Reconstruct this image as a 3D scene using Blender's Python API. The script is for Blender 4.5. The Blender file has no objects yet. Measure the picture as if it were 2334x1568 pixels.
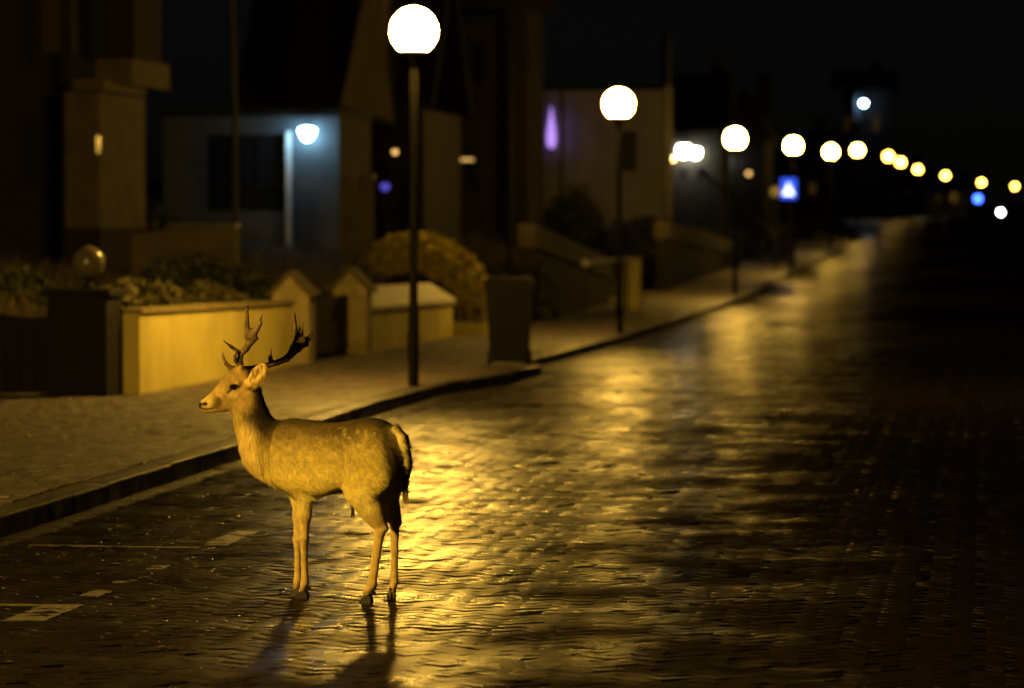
import bpy, bmesh, math, random
import numpy as np
from mathutils import Vector, Matrix
random.seed(7)
rng = np.random.default_rng(7)
scene = bpy.context.scene
C = scene.collection
PI = math.pi

# ------------------------------------------------------------------ camera, night sky, exposure
CAM_H, FPX = 1.9, 8750.0
PITCH, YAW = math.atan(294.0 / FPX), math.atan(1090.5 / FPX * math.cos(math.atan(294.0 / FPX)))
cam_data = bpy.data.cameras.new('camera')
cam_data.lens, cam_data.sensor_width = 135.0, 36.0
cam_data.clip_start, cam_data.clip_end = 0.5, 4000.0
cam_data.dof.use_dof = True
cam_data.dof.focus_distance = 19.25
cam_data.dof.aperture_fstop = 2.55
cam = bpy.data.objects.new('camera', cam_data)
C.objects.link(cam)
cam.location = (0, 0, CAM_H)
cam.rotation_euler = (PI / 2 - PITCH, 0, YAW)
scene.camera = cam

world = bpy.data.worlds.new('World')
scene.world = world
world.use_nodes = True
wn = world.node_tree
bg = wn.nodes['Background']
sky = wn.nodes.new('ShaderNodeTexSky')
sky.sky_type = 'NISHITA'
sky.sun_disc = False
sky.sun_elevation = math.radians(12.0)
sky.ozone_density = 3.0
sky.sun_rotation = math.radians(150)
wn.links.new(sky.outputs[0], bg.inputs[0])
bg.inputs[1].default_value = 0.0005

scene.view_settings.view_transform = 'Standard'
scene.view_settings.look = 'None'
scene.view_settings.exposure = 0.0
scene.view_settings.gamma = 1.0
scene.cycles.use_denoising = True
scene.cycles.max_bounces = 6
scene.cycles.sample_clamp_indirect = 3.0
scene.cycles.sample_clamp_direct = 0.0
scene.cycles.caustics_reflective = False
scene.cycles.caustics_refractive = False

SODIUM = (1.0, 0.555, 0.075)
LAMP_POWER = [2600.0, 760.0, 300.0, 260.0, 190.0, 120.0, 90.0, 30.0, 30.0, 30.0, 30.0, 30.0, 30.0]

_Rc = Matrix.Rotation(YAW, 3, 'Z') @ Matrix.Rotation(PI / 2 - PITCH, 3, 'X')
def at(px, py, Y):
    """World point at street distance Y seen at photograph position (px, py) of a 2333 x 1568 picture."""
    d = _Rc @ Vector(((px - 1166.5) / FPX, -(py - 784.0) / FPX, -1.0))
    return Vector((0, 0, CAM_H)) + d * (Y / d.y)

# ------------------------------------------------------------------ materials
def mat(name, base=(0.5, 0.5, 0.5), rough=0.6, spec=0.5, metal=0.0, noise=None, bump=None, rough_noise=None, attr=None, emit=None, second=None, island=None, dry=None):
    m = bpy.data.materials.new(name)
    m.use_nodes = True
    nt = m.node_tree
    N, L = nt.nodes, nt.links
    b = N['Principled BSDF']
    b.inputs['Base Color'].default_value = (*base, 1)
    b.inputs['Roughness'].default_value = rough
    b.inputs['Specular IOR Level'].default_value = spec
    b.inputs['Metallic'].default_value = metal
    geo = N.new('ShaderNodeNewGeometry')
    pos = geo.outputs['Position']
    def ntex(scale, detail=4, stretch=None):
        t = N.new('ShaderNodeTexNoise')
        t.inputs['Scale'].default_value = scale
        t.inputs['Detail'].default_value = detail
        src = pos
        if stretch:
            mp = N.new('ShaderNodeMapping')
            mp.inputs['Scale'].default_value = stretch
            L.new(src, mp.inputs['Vector'])
            src = mp.outputs[0]
        L.new(src, t.inputs['Vector'])
        return t.outputs[0]
    def ramp(sock, a, b_, lo, hi):
        r = N.new('ShaderNodeMapRange')
        r.inputs['From Min'].default_value, r.inputs['From Max'].default_value = a, b_
        r.inputs['To Min'].default_value, r.inputs['To Max'].default_value = lo, hi
        L.new(sock, r.inputs['Value'])
        return r.outputs[0]
    col = None
    if attr:
        a = N.new('ShaderNodeAttribute')
        a.attribute_name = attr
        col = a.outputs['Color']
    if noise:                                   # (scale, amount): mixes towards a second colour
        sc_, amt = noise
        mx = N.new('ShaderNodeMix'); mx.data_type = 'RGBA'
        L.new(ramp(ntex(sc_), 0.35, 0.65, 0.0, amt), mx.inputs[0])
        if col is None: mx.inputs[6].default_value = (*base, 1)
        else: L.new(col, mx.inputs[6])
        mx.inputs[7].default_value = (*(second or tuple(c * 0.45 for c in base)), 1)
        col = mx.outputs[2]
    if island:                                  # every loose piece a slightly different tone
        oi = N.new('ShaderNodeObjectInfo')
        ad = N.new('ShaderNodeMath'); ad.operation = 'ADD'
        L.new(geo.outputs['Random Per Island'], ad.inputs[0]); L.new(oi.outputs['Random'], ad.inputs[1])
        fr = N.new('ShaderNodeMath'); fr.operation = 'FRACT'
        L.new(ad.outputs[0], fr.inputs[0])
        hs = N.new('ShaderNodeHueSaturation')
        if col is None: hs.inputs['Color'].default_value = (*base, 1)
        else: L.new(col, hs.inputs['Color'])
        L.new(ramp(fr.outputs[0], 0, 1, 1 - island, 1 + island), hs.inputs['Value'])
        col = hs.outputs[0]
    if col is not None:
        L.new(col, b.inputs['Base Color'])
    if rough_noise:                             # (scale, low, high)
        L.new(ramp(ntex(rough_noise[0], 5), 0.36, 0.64, rough_noise[1], rough_noise[2]), b.inputs['Roughness'])
    if bump:                                    # list of (scale, height, stretch)
        prev = None
        for sc_, hgt, st in bump:
            bp = N.new('ShaderNodeBump')
            bp.inputs['Strength'].default_value = 1.0
            bp.inputs['Distance'].default_value = hgt
            L.new(ntex(sc_, 3, st), bp.inputs['Height'])
            if prev: L.new(prev, bp.inputs['Normal'])
            prev = bp.outputs[0]
        L.new(prev, b.inputs['Normal'])
    if dry:                                     # (scale, low, high, colour): share of the surface without a water film; two more values set the painted fade across x
        df = N.new('ShaderNodeBsdfDiffuse'); df.inputs['Color'].default_value = (*dry[3], 1)
        mxs = N.new('ShaderNodeMixShader')
        fac = ramp(ntex(dry[0], 5), 0.35, 0.65, dry[1], dry[2])
        if len(dry) > 4:                        # fades reflections across the road: dark right side put into the material
            sx = N.new('ShaderNodeSeparateXYZ'); L.new(pos, sx.inputs[0])
            ad2 = N.new('ShaderNodeMath'); ad2.operation = 'ADD'; ad2.use_clamp = True
            L.new(fac, ad2.inputs[0]); L.new(ramp(sx.outputs[0], dry[4], dry[5], 0.0, 0.62), ad2.inputs[1])
            mn = N.new('ShaderNodeMath'); mn.operation = 'MINIMUM'; mn.inputs[1].default_value = 0.965
            L.new(ad2.outputs[0], mn.inputs[0]); fac = mn.outputs[0]
        L.new(fac, mxs.inputs[0])
        L.new(b.outputs[0], mxs.inputs[1]); L.new(df.outputs[0], mxs.inputs[2])
        L.new(mxs.outputs[0], N['Material Output'].inputs['Surface'])
    if emit:
        b.inputs['Emission Color'].default_value = (*emit[0], 1)
        b.inputs['Emission Strength'].default_value = emit[1]
    return m

M = {}
M['road_brick'] = mat('wet clinker brick', (0.012, 0.0095, 0.0085), 0.3, 0.2, noise=(1.3, 0.6), rough_noise=(2.2, 0.22, 0.38), island=0.35, bump=[(85, 0.0040, (0.17, 1.0, 1.0)), (150, 0.0006, None)], dry=(0.9, 0.18, 0.66, (0.012, 0.0095, 0.0085), -3.3, -0.9))  # last two dry values: painted fade to a dark right side
M['road_far'] = mat('wet clinker road', (0.012, 0.0095, 0.0085), 0.3, 0.2, noise=(0.9, 0.6), rough_noise=(0.8, 0.24, 0.40), bump=[(85, 0.0040, (0.17, 1.0, 1.0)), (1.2, 0.02, None)], dry=(0.5, 0.35, 0.75, (0.012, 0.0095, 0.0085), -4.2, -1.2))  # last two dry values: painted fade to a dark right side
M['gutter'] = mat('dark gutter brick', (0.010, 0.008, 0.007), 0.6, 0.15, noise=(2, 0.6), island=0.3, bump=[(90, 0.001, None)])
M['joint'] = mat('wet joint sand', (0.022, 0.018, 0.015), 0.6, 0.4, bump=[(120, 0.003, None)])
M['paving_brick'] = mat('damp paving brick', (0.085, 0.064, 0.048), 0.45, 1.0, noise=(1.1, 0.6), rough_noise=(2.0, 0.52, 0.70), island=0.55, bump=[(60, 0.0014, None)])
M['paving_far'] = mat('damp paving', (0.085, 0.064, 0.048), 0.45, 1.0, noise=(0.9, 0.5), rough_noise=(1.0, 0.52, 0.70), bump=[(60, 0.0014, None)])
M['kerb'] = mat('wet kerb stone', (0.05, 0.047, 0.044), 0.5, 0.4, noise=(5, 0.7), island=0.15, rough_noise=(4, 0.35, 0.6), bump=[(60, 0.002, None)])
M['paint'] = mat('worn road paint', (0.15, 0.145, 0.135), 0.5, 0.4, noise=(26, 0.8), second=(0.03, 0.026, 0.022), bump=[(60, 0.003, None)])
M['soil'] = mat('dune soil', (0.04, 0.032, 0.02), 0.9, 0.2, noise=(1.4, 0.8), second=(0.02, 0.022, 0.01), bump=[(6, 0.08, None), (30, 0.03, None)])
M['ground'] = mat('dark ground', (0.03, 0.028, 0.02), 0.9, 0.2, noise=(0.3, 0.6))
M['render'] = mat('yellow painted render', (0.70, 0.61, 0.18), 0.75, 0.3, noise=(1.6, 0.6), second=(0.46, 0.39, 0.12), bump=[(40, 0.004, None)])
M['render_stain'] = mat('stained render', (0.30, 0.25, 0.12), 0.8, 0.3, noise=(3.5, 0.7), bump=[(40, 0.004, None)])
M['white'] = mat('white paint', (0.74, 0.72, 0.68), 0.55, 0.4, noise=(3, 0.25))
M['grey_wall'] = mat('grey washed wall', (0.085, 0.092, 0.098), 0.8, 0.2, noise=(1.5, 0.5), bump=[(30, 0.004, None)])
M['white_wall'] = mat('white washed wall', (0.40, 0.38, 0.46), 0.8, 0.2, noise=(1.5, 0.3), bump=[(30, 0.004, None)])
M['house_brick'] = mat('house brick', (0.018, 0.012, 0.009), 0.85, 0.2, noise=(9, 0.6), bump=[(22, 0.008, (1, 1, 3))])
M['dark_wall'] = mat('dark boarded wall', (0.014, 0.012, 0.010), 0.8, 0.2, noise=(2, 0.6))
M['house_render'] = mat('weathered render', (0.085, 0.070, 0.048), 0.8, 0.2, noise=(2.5, 0.6), bump=[(30, 0.004, None)])
M['pale_gable'] = mat('pale gable boards', (0.20, 0.17, 0.125), 0.8, 0.2, noise=(3, 0.4), bump=[(20, 0.006, (1, 1, 4))])
M['pole_paint'] = mat('dull brown pole paint', (0.03, 0.024, 0.02), 0.7, 0.2)
M['pier_dark'] = mat('dark painted pier', (0.008, 0.008, 0.012), 0.7, 0.15, noise=(6, 0.5))
M['tile'] = mat('dark roof tile', (0.012, 0.010, 0.010), 0.75, 0.3, noise=(4, 0.6), bump=[(14, 0.02, (1, 3, 1))])
M['glass'] = mat('dark window glass', (0.012, 0.013, 0.016), 0.12, 0.6)
M['iron'] = mat('black lamp post paint', (0.005, 0.005, 0.006), 0.5, 0.2, noise=(12, 0.4))
M['steel'] = mat('galvanised steel', (0.07, 0.068, 0.066), 0.5, 0.5, metal=0.6)
M['plastic'] = mat('dark bin plastic', (0.004, 0.004, 0.006), 0.7, 0.12, bump=[(50, 0.001, None)])
M['rubber'] = mat('black rubber', (0.012, 0.012, 0.012), 0.7, 0.3)
M['wood'] = mat('dark gate wood', (0.012, 0.009, 0.008), 0.8, 0.2, noise=(14, 0.6))
M['leaf'] = mat('dark leaf', (0.03, 0.036, 0.015), 0.6, 0.3, island=0.5)
M['dry_leaf'] = mat('olive leaf', (0.075, 0.068, 0.024), 0.65, 0.2, island=0.5)
M['dry_grass'] = mat('dry dune grass', (0.07, 0.056, 0.028), 0.8, 0.2, island=0.5)
M['bark'] = mat('bark', (0.05, 0.038, 0.028), 0.9, 0.2, noise=(12, 0.6))
M['opal'] = mat('unlit opal glass', (0.13, 0.12, 0.10), 0.16, 0.5)
for pw in set(LAMP_POWER): M['globe %d' % pw] = mat('lit sodium globe', (0.8, 0.8, 0.8), 0.4, 0.2, emit=(SODIUM, pw))
M['blue_sign'] = mat('lit blue sign', (0.02, 0.05, 0.3), 0.4, 0.3, emit=((0.03, 0.11, 1.0), 1.1))
M['white_sign'] = mat('lit white sign', (0.8, 0.8, 0.8), 0.4, 0.3, emit=((0.75, 0.85, 1.0), 3.0))
M['grey_sign'] = mat('grey sign back', (0.45, 0.45, 0.46), 0.5, 0.4, metal=0.3)
def glow(name, colour, power):
    M[name] = mat(name, (0.7, 0.7, 0.7), 0.4, 0.2, emit=(colour, power))
glow('cold white lamp', (0.36, 0.72, 1.0), 55.0)
glow('violet glow', (0.52, 0.30, 1.0), 1.1)
glow('amber lamp', (1.0, 0.50, 0.10), 14.0)
glow('dull amber lamp', (1.0, 0.56, 0.16), 2.0)
glow('faint amber lamp', (1.0, 0.56, 0.16), 1.0)
glow('white porch lamp', (1.0, 0.97, 0.72), 75.0)
glow('pale lamp', (0.92, 1.0, 0.95), 45.0)
glow('icy lamp', (0.40, 0.68, 1.0), 60.0)
glow('blue night lamp', (0.10, 0.10, 1.0), 0.5)
glow('deep blue lamp', (0.04, 0.12, 1.0), 13.0)

# ------------------------------------------------------------------ mesh helpers
def link_mesh(name, verts, faces, material, parent=None, smooth=False, loc=None, rotz=None):
    me = bpy.data.meshes.new(name)
    if isinstance(verts, np.ndarray):
        fa = np.asarray(faces, dtype=np.int32)
        n = fa.shape[1]
        me.vertices.add(len(verts)); me.vertices.foreach_set('co', np.ascontiguousarray(verts, dtype=np.float32).ravel())
        me.loops.add(fa.size); me.loops.foreach_set('vertex_index', fa.ravel())
        me.polygons.add(len(fa)); me.polygons.foreach_set('loop_start', np.arange(0, fa.size, n, dtype=np.int32))
        me.update(calc_edges=True)
    else:
        me.from_pydata([tuple(v) for v in verts], [], faces)
    if smooth:
        me.polygons.foreach_set('use_smooth', np.ones(len(me.polygons), dtype=bool))
    me.materials.append(M[material] if isinstance(material, str) else material)
    o = bpy.data.objects.new(name, me)
    C.objects.link(o)
    if parent is not None: o.parent = parent
    if loc is not None: o.location = loc
    if rotz is not None: o.rotation_euler = (0, 0, rotz)
    return o

class MB:
    """Collects shapes; build() links them as one mesh object."""
    def __init__(s): s.v, s.f = [], []
    def add(s, vs, fs):
        o = len(s.v); s.v += [tuple(v) for v in vs]; s.f += [[i + o for i in f] for f in fs]; return s
    def box(s, x0, x1, y0, y1, z0, z1):
        return s.add([(x0,y0,z0),(x1,y0,z0),(x1,y1,z0),(x0,y1,z0),(x0,y0,z1),(x1,y0,z1),(x1,y1,z1),(x0,y1,z1)],
                     [(0,3,2,1),(4,5,6,7),(0,1,5,4),(1,2,6,5),(2,3,7,6),(3,0,4,7)])
    def bevel_box(s, x0, x1, y0, y1, z0, z1, b):
        bm = bmesh.new()
        bmesh.ops.create_cube(bm, size=1)
        for v in bm.verts:
            v.co = (x0 if v.co.x < 0 else x1, y0 if v.co.y < 0 else y1, z0 if v.co.z < 0 else z1)
        bmesh.ops.bevel(bm, geom=bm.edges[:], offset=b, segments=2, affect='EDGES', profile=0.6)
        bm.verts.index_update()
        s.add([v.co[:] for v in bm.verts], [[v.index for v in f.verts] for f in bm.faces]); bm.free(); return s
    def prism(s, poly, axis, a, b):
        """poly: list of (p, q); extruded along axis 'x' (p=y, q=z), 'y' (p=x, q=z) or 'z' (p=x, q=y)."""
        n = len(poly)
        def P(p, q, t): return (t, p, q) if axis == 'x' else (p, t, q) if axis == 'y' else (p, q, t)
        vs = [P(p, q, a) for p, q in poly] + [P(p, q, b) for p, q in poly]
        fs = [list(range(n))[::-1], list(range(n, 2 * n))] + [[i, (i + 1) % n, n + (i + 1) % n, n + i] for i in range(n)]
        return s.add(vs, fs)
    def lathe(s, prof, cx=0, cy=0, n=20):
        vs = [(cx + r * math.cos(2*PI*k/n), cy + r * math.sin(2*PI*k/n), z) for r, z in prof for k in range(n)]
        m = len(prof)
        fs = [[i*n + k, i*n + (k+1) % n, (i+1)*n + (k+1) % n, (i+1)*n + k] for i in range(m-1) for k in range(n)]
        fs += [list(range(n))[::-1], [(m-1)*n + k for k in range(n)]]
        return s.add(vs, fs)
    def tube(s, pts, radii, n=8):
        pts = [Vector(p) for p in pts]
        vs = []
        for i, p in enumerate(pts):
            t = (pts[min(i+1, len(pts)-1)] - pts[max(i-1, 0)]).normalized()
            a = t.cross(Vector((0, 0, 1)) if abs(t.z) < 0.9 else Vector((1, 0, 0))).normalized(); b = t.cross(a)
            r = radii[i] if hasattr(radii, '__len__') else radii
            vs += [p + (a * math.cos(2*PI*k/n) + b * math.sin(2*PI*k/n)) * r for k in range(n)]
        m = len(pts)
        fs = [[i*n + k, i*n + (k+1) % n, (i+1)*n + (k+1) % n, (i+1)*n + k] for i in range(m-1) for k in range(n)]
        fs += [list(range(n))[::-1], [(m-1)*n + k for k in range(n)]]
        return s.add(vs, fs)
    def build(s, name, material, parent=None, smooth=False, loc=None, rotz=None):
        o = link_mesh(name, s.v, s.f, material, parent, smooth, loc, rotz)
        bm = bmesh.new(); bm.from_mesh(o.data); bmesh.ops.recalc_face_normals(bm, faces=bm.faces); bm.to_mesh(o.data); bm.free()
        if smooth:
            o.data.polygons.foreach_set('use_smooth', np.ones(len(o.data.polygons), dtype=bool))
            o.data.set_sharp_from_angle(angle=math.radians(40))
        return o

def tag(o, label=None, cat=None, group=None, kind=None):
    if label: o['label'] = label
    if cat: o['category'] = cat
    if group: o['group'] = group
    if kind: o['kind'] = kind
    return o
def thing(name, label, cat, loc, rotz=0, group=None):
    o = bpy.data.objects.new(name, None); C.objects.link(o)
    o.location = loc; o.rotation_euler = (0, 0, rotz)
    return tag(o, label, cat, group)
def copy_tree(o, parent=None):
    c = o.copy(); C.objects.link(c); c.parent = parent
    for ch in list(o.children): copy_tree(ch, c)
    return c

def vnoise(p, scale, seed=0):
    """Smooth value noise in numpy, p (n, 3) -> (n,) in 0..1."""
    q = p * scale + seed * 17.31
    i = np.floor(q).astype(np.int64); f = q - i; f = f * f * (3 - 2 * f)
    def h(a, b, c):
        n = (a * 374761393 + b * 668265263 + c * 2147483647 + seed * 974711) & 0x7fffffff
        n = ((n ^ (n >> 13)) * 1274126177) & 0x7fffffff
        return ((n ^ (n >> 16)) & 0xffff) / 65535.0
    r = 0
    for a in (0, 1):
        for b in (0, 1):
            for c in (0, 1):
                w = (f[:, 0] if a else 1 - f[:, 0]) * (f[:, 1] if b else 1 - f[:, 1]) * (f[:, 2] if c else 1 - f[:, 2])
                r = r + w * h(i[:, 0] + a, i[:, 1] + b, i[:, 2] + c)
    return r

# ------------------------------------------------------------------ street layout
_HY = [-60, 36, 50, 62, 92, 118, 146, 176, 229, 260, 305, 345, 385, 430, 700]
_HZ = [0, 0, -.07, -.15, -.14, .15, .42, .98, 1.5, 1.57, 1.62, 1.54, 1.25, 1.15, 1.0]
_CX = [-60, 250, 305, 345, 385, 425, 700]
_CV = [0, 0, .1, 2.1, 5.2, 8.8, 40.0]
def road_z(Y): return np.interp(Y, _HY, _HZ)
def bend(Y): return np.interp(Y, _CX, _CV)
KERB_X, PAVE_H, WALL_X = -5.82, 0.115, -8.5
def kerb_x(Y):        # small build-out of the kerb by the bin
    return KERB_X + np.interp(Y, [41.0, 44.2, 47.0, 47.6], [0, .32, .34, 0]) + bend(Y)
def pave_z(Y): return road_z(Y) + PAVE_H

def strip(name, xa, xb, za, zb, ys, material, nx=1, parent=None):
    ys = np.asarray(ys, float)
    cols = []
    for k in range(nx + 1):
        t = k / nx
        X = xa(ys) * (1 - t) + xb(ys) * t; Z = za(ys) * (1 - t) + zb(ys) * t
        cols.append(np.stack([X, ys, Z], 1))
    v = np.concatenate(cols); n = len(ys)
    f = [[k*n + i, (k+1)*n + i, (k+1)*n + i + 1, k*n + i + 1] for k in range(nx) for i in range(n - 1)]
    return link_mesh(name, v, np.array(f), material, parent, smooth=True)

ys_near = np.concatenate([np.arange(-20, 130, 1.0), np.arange(130, 700, 5.0)])
gr = link_mesh('ground', [(-1500,-1500,-3.0),(1500,-1500,-3.0),(1500,2500,-3.0),(-1500,2500,-3.0)], [(0,1,2,3)], 'ground')
tag(gr, kind='structure')

BRICK_END = 74.0
road = strip('road', lambda y: kerb_x(y) - 0.02, lambda y: 6.0 + bend(y), lambda y: road_z(y) - 0.014, lambda y: road_z(y) - 0.014, ys_near[ys_near <= BRICK_END + 1], 'joint', 4)
tag(road, kind='structure')
rf = strip('road_surface', lambda y: kerb_x(y) - 0.02, lambda y: 6.0 + bend(y), lambda y: road_z(y), lambda y: road_z(y), ys_near[ys_near >= BRICK_END], 'road_far', 4, road)
tag(rf, kind='structure')

def brick_shape(l, w, h, b, bz):
    """12-vertex cushion-edged brick, top centre at the origin."""
    a = np.array([[-1,-1],[1,-1],[1,1],[-1,1]], float)
    lo = np.c_[a * [l/2, w/2], np.full(4, -h)]
    mi = np.c_[a * [l/2, w/2], np.full(4, -bz)]
    to = np.c_[a * [l/2 - b, w/2 - b], np.zeros(4)]
    v = np.concatenate([lo, mi, to])
    f = [[8,9,10,11]]
    for i in range(4):
        j = (i + 1) % 4
        f += [[4+i, 4+j, 8+j, 8+i], [i, j, 4+j, 4+i]]
    return v, np.array(f)

def lay_bricks(parent, cx, cy, cz, yaw, tiltx, tilty, l, w, material, name, stuff_name, picks):
    """300 picked bricks as objects of their own (shared meshes); the others joined as one part."""
    bv, bf = brick_shape(l, w, 0.05, 0.009, 0.0016)
    keep = np.ones(len(cx), bool); keep[picks] = False
    shapes = []
    for k in range(6):
        me = bpy.data.meshes.new(name)
        v = bv.copy(); v[:, :2] += rng.normal(0, 0.0012, (12, 2)); v[:, 2] += rng.normal(0, 0.0005, 12)
        me.from_pydata([tuple(p) for p in v], [], bf.tolist()); me.materials.append(M[material]); shapes.append(me)
    for n_, i in enumerate(picks):
        o = bpy.data.objects.new(name, shapes[n_ % 6]); C.objects.link(o); o.parent = parent
        o.location = (cx[i], cy[i], cz[i]); o.rotation_euler = (tiltx[i], tilty[i], yaw[i])
    idx = np.nonzero(keep)[0]
    n = len(idx)
    V = np.repeat(bv[None], n, 0) + rng.normal(0, 0.0009, (n, 12, 3)) * [1, 1, .5]
    ca, sa = np.cos(yaw[idx])[:, None], np.sin(yaw[idx])[:, None]
    z = V[:, :, 2] + V[:, :, 1] * tiltx[idx][:, None] - V[:, :, 0] * tilty[idx][:, None] + cz[idx][:, None]
    x = V[:, :, 0] * ca - V[:, :, 1] * sa + cx[idx][:, None]
    y = V[:, :, 0] * sa + V[:, :, 1] * ca + cy[idx][:, None]
    verts = np.stack([x, y, z], 2).reshape(-1, 3)
    faces = (bf[None] + (np.arange(n) * 12)[:, None, None]).reshape(-1, 4)
    tag(link_mesh(stuff_name, verts, faces, material, parent), kind='stuff')

def in_view(cx, cy, cz):
    """Pixel position of street points, to pick the paving pieces that show largest."""
    R = np.array(_Rc)
    p = np.stack([cx, cy, cz - CAM_H], 1) @ R
    return 1166.5 + FPX * p[:, 0] / -p[:, 2], 784 - FPX * p[:, 1] / -p[:, 2]

# road: clinker bricks in 45 degree herringbone
a_ = 0.1035
aa, bb = np.meshgrid(np.arange(-700, 900), np.arange(-260, 260), indexing='ij')
ox, oy = (aa + 2 * bb).ravel(), (aa - 2 * bb).ravel()
px_ = np.concatenate([ox + 1.0, ox + 2.5]) * a_; py_ = np.concatenate([oy + 0.5, oy + 0.0]) * a_
yw = np.concatenate([np.zeros(len(ox)), np.full(len(ox), PI / 2)]) + PI / 4
c45 = math.cos(PI / 4)
rx, ry = (px_ - py_) * c45 - 2.5, (px_ + py_) * c45 + 20.0
ok = (ry > 11.0) & (ry < BRICK_END) & (rx > kerb_x(ry) + 0.27) & (rx < 0.012 * ry + 1.6) & (rx > -0.265 * ry - 2.6)
rx, ry, yw = rx[ok], ry[ok], yw[ok] + rng.normal(0, .012, ok.sum())
pp = np.stack([rx, ry, np.zeros_like(rx)], 1)
def sway(p): return (vnoise(p, 0.55, 3) - .5) * 0.016 + (vnoise(p, 1.7, 4) - .5) * 0.009
e = 0.05
base_h = sway(pp)
gx = (sway(pp + [e, 0, 0]) - base_h) / e; gy = (sway(pp + [0, e, 0]) - base_h) / e
ca, sa = np.cos(yw), np.sin(yw)
gx = gx * .6 + rng.normal(0, 0.008, len(rx)); gy = gy + rng.normal(0, 0.034, len(rx))
tx = -sa * gx + ca * gy
ty = -(ca * gx + sa * gy)
rz = road_z(ry) - 0.006 + base_h * 0.6 + rng.normal(0, 0.0012, len(rx))
ix, iy = in_view(rx, ry, rz)
near = np.nonzero((ix > 5) & (ix < 2328) & (iy < 1560))[0]
picks = near[np.argsort(ry[near])[:300]]
lay_bricks(road, rx, ry, rz, yw, tx, ty, 0.2, 0.098, 'road_brick', 'brick', 'brick_paving', picks)
# gutter: two rows of stretchers along the kerb
gyy = np.arange(11, BRICK_END, 0.209)
gxs, gys = [], []
for r_ in range(2):
    g = gyy + r_ * 0.1
    gxs.append(kerb_x(g) + 0.065 + r_ * 0.103); gys.append(g)
gxs, gys = np.concatenate(gxs), np.concatenate(gys)
gz = road_z(gys) - 0.012 + rng.normal(0, .001, len(gxs))
lay_bricks(road, gxs, gys, gz, np.full(len(gxs), PI/2), rng.normal(0, .012, len(gxs)), rng.normal(0, .012, len(gxs)), 0.2, 0.098, 'gutter', 'brick', 'gutter_paving', np.array([], int))

# pavement: bricks in running bond along the street
pav = strip('pavement', lambda y: np.full_like(y, WALL_X - 0.3) + bend(y), lambda y: kerb_x(y) - 0.08, lambda y: pave_z(y) - 0.014, lambda y: pave_z(y) - 0.014, ys_near[ys_near <= BRICK_END + 1], 'joint', 2)
tag(pav, kind='structure')
tag(strip('pavement_surface', lambda y: np.full_like(y, WALL_X - 0.3) + bend(y), lambda y: kerb_x(y) - 0.08, lambda y: pave_z(y), lambda y: pave_z(y), ys_near[ys_near >= BRICK_END], 'paving_far', 2, pav), kind='structure')
cols = np.arange(-10.8, KERB_X + 0.3, 0.104)
rows = np.arange(12.0, BRICK_END, 0.208)
gx_, gy_ = np.meshgrid(cols, rows, indexing='ij')
gy_ = gy_ + (np.arange(len(cols)) % 2)[:, None] * 0.104
qx, qy = gx_.ravel(), gy_.ravel()
ok = (qx < kerb_x(qy) - 0.205) & (qx > -0.268 * qy - 2.0) & ((qx > WALL_X + .05) | (qy < 37.1))
qx, qy = qx[ok], qy[ok]
pp = np.stack([qx, qy, np.full_like(qx, 5.0)], 1)
qz = pave_z(qy) - 0.004 + (vnoise(pp, .8, 8) - .5) * .012 + rng.normal(0, .0012, len(qx))
ix, iy = in_view(qx, qy, qz)
near = np.nonzero((ix > 8) & (ix < 700) & (iy > 900))[0]
picks = near[np.argsort(qy[near])[:300]]
lay_bricks(pav, qx, qy, qz, np.full(len(qx), PI/2), rng.normal(0, .02, len(qx)), rng.normal(0, .018, len(qx)), 0.2, 0.098, 'paving_brick', 'brick', 'brick_paving', picks)

# kerb: one stone per metre near by, one long strip beyond
kerb = thing('kerb', None, None, (0, 0, 0)); tag(kerb, kind='structure')
ks = MB().bevel_box(-0.15, 0.0, -0.495, 0.495, -0.15, 0.002, 0.014).build('kerb_stone', 'kerb', kerb)
first = True
for k, yc in enumerate(np.arange(9.5, 124, 1.0)):
    if 47.0 < yc < 48.2: continue
    o = ks if first else ks.copy()
    if not first: C.objects.link(o)
    first = False
    x0, x1 = float(kerb_x(yc - .5)), float(kerb_x(yc + .5))
    o.location = (float(kerb_x(yc)) + random.gauss(0, .004), yc, float(pave_z(yc)) + random.gauss(0, .004))
    o.rotation_euler = (math.atan(float(road_z(yc + .5) - road_z(yc - .5))), random.gauss(0, .012), -math.atan((x1 - x0)))
    if k > 0: o.scale.z = 1.0
ys_far = np.arange(124, 700, 5.0)
tag(strip('kerb_edge', lambda y: kerb_x(y) - .15, kerb_x, pave_z, pave_z, ys_far, 'kerb', 1, kerb), kind='structure')
tag(strip('kerb_face', kerb_x, lambda y: kerb_x(y) + .005, pave_z, lambda y: road_z(y) - .02, ys_far, 'kerb', 1, kerb), kind='structure')

# paving carried on to the left, also footing for the unseen lamp
tag(link_mesh('side_paving', [(-60, -20, PAVE_H - .006), (WALL_X - .3, -20, PAVE_H - .006), (WALL_X - .3, 38.4, PAVE_H - .018), (-60, 38.4, PAVE_H - .018)], [(0, 1, 2, 3)], 'paving_far'), kind='structure')

# gully grate in the gutter
gy0 = 28.6
gg = thing('gully_grate', 'iron gully grate in the gutter before the deer', 'grate', (float(kerb_x(gy0)) + .17, gy0, -.002))
MB().box(-.16, .16, -.24, .24, -.06, -.03).build('frame', 'iron', gg)
for k in range(7): MB().bevel_box(-.15, .15, -.22 + k * .068, -.22 + k * .068 + .035, -.028, .003, .004).build('bar', 'steel', gg)

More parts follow.
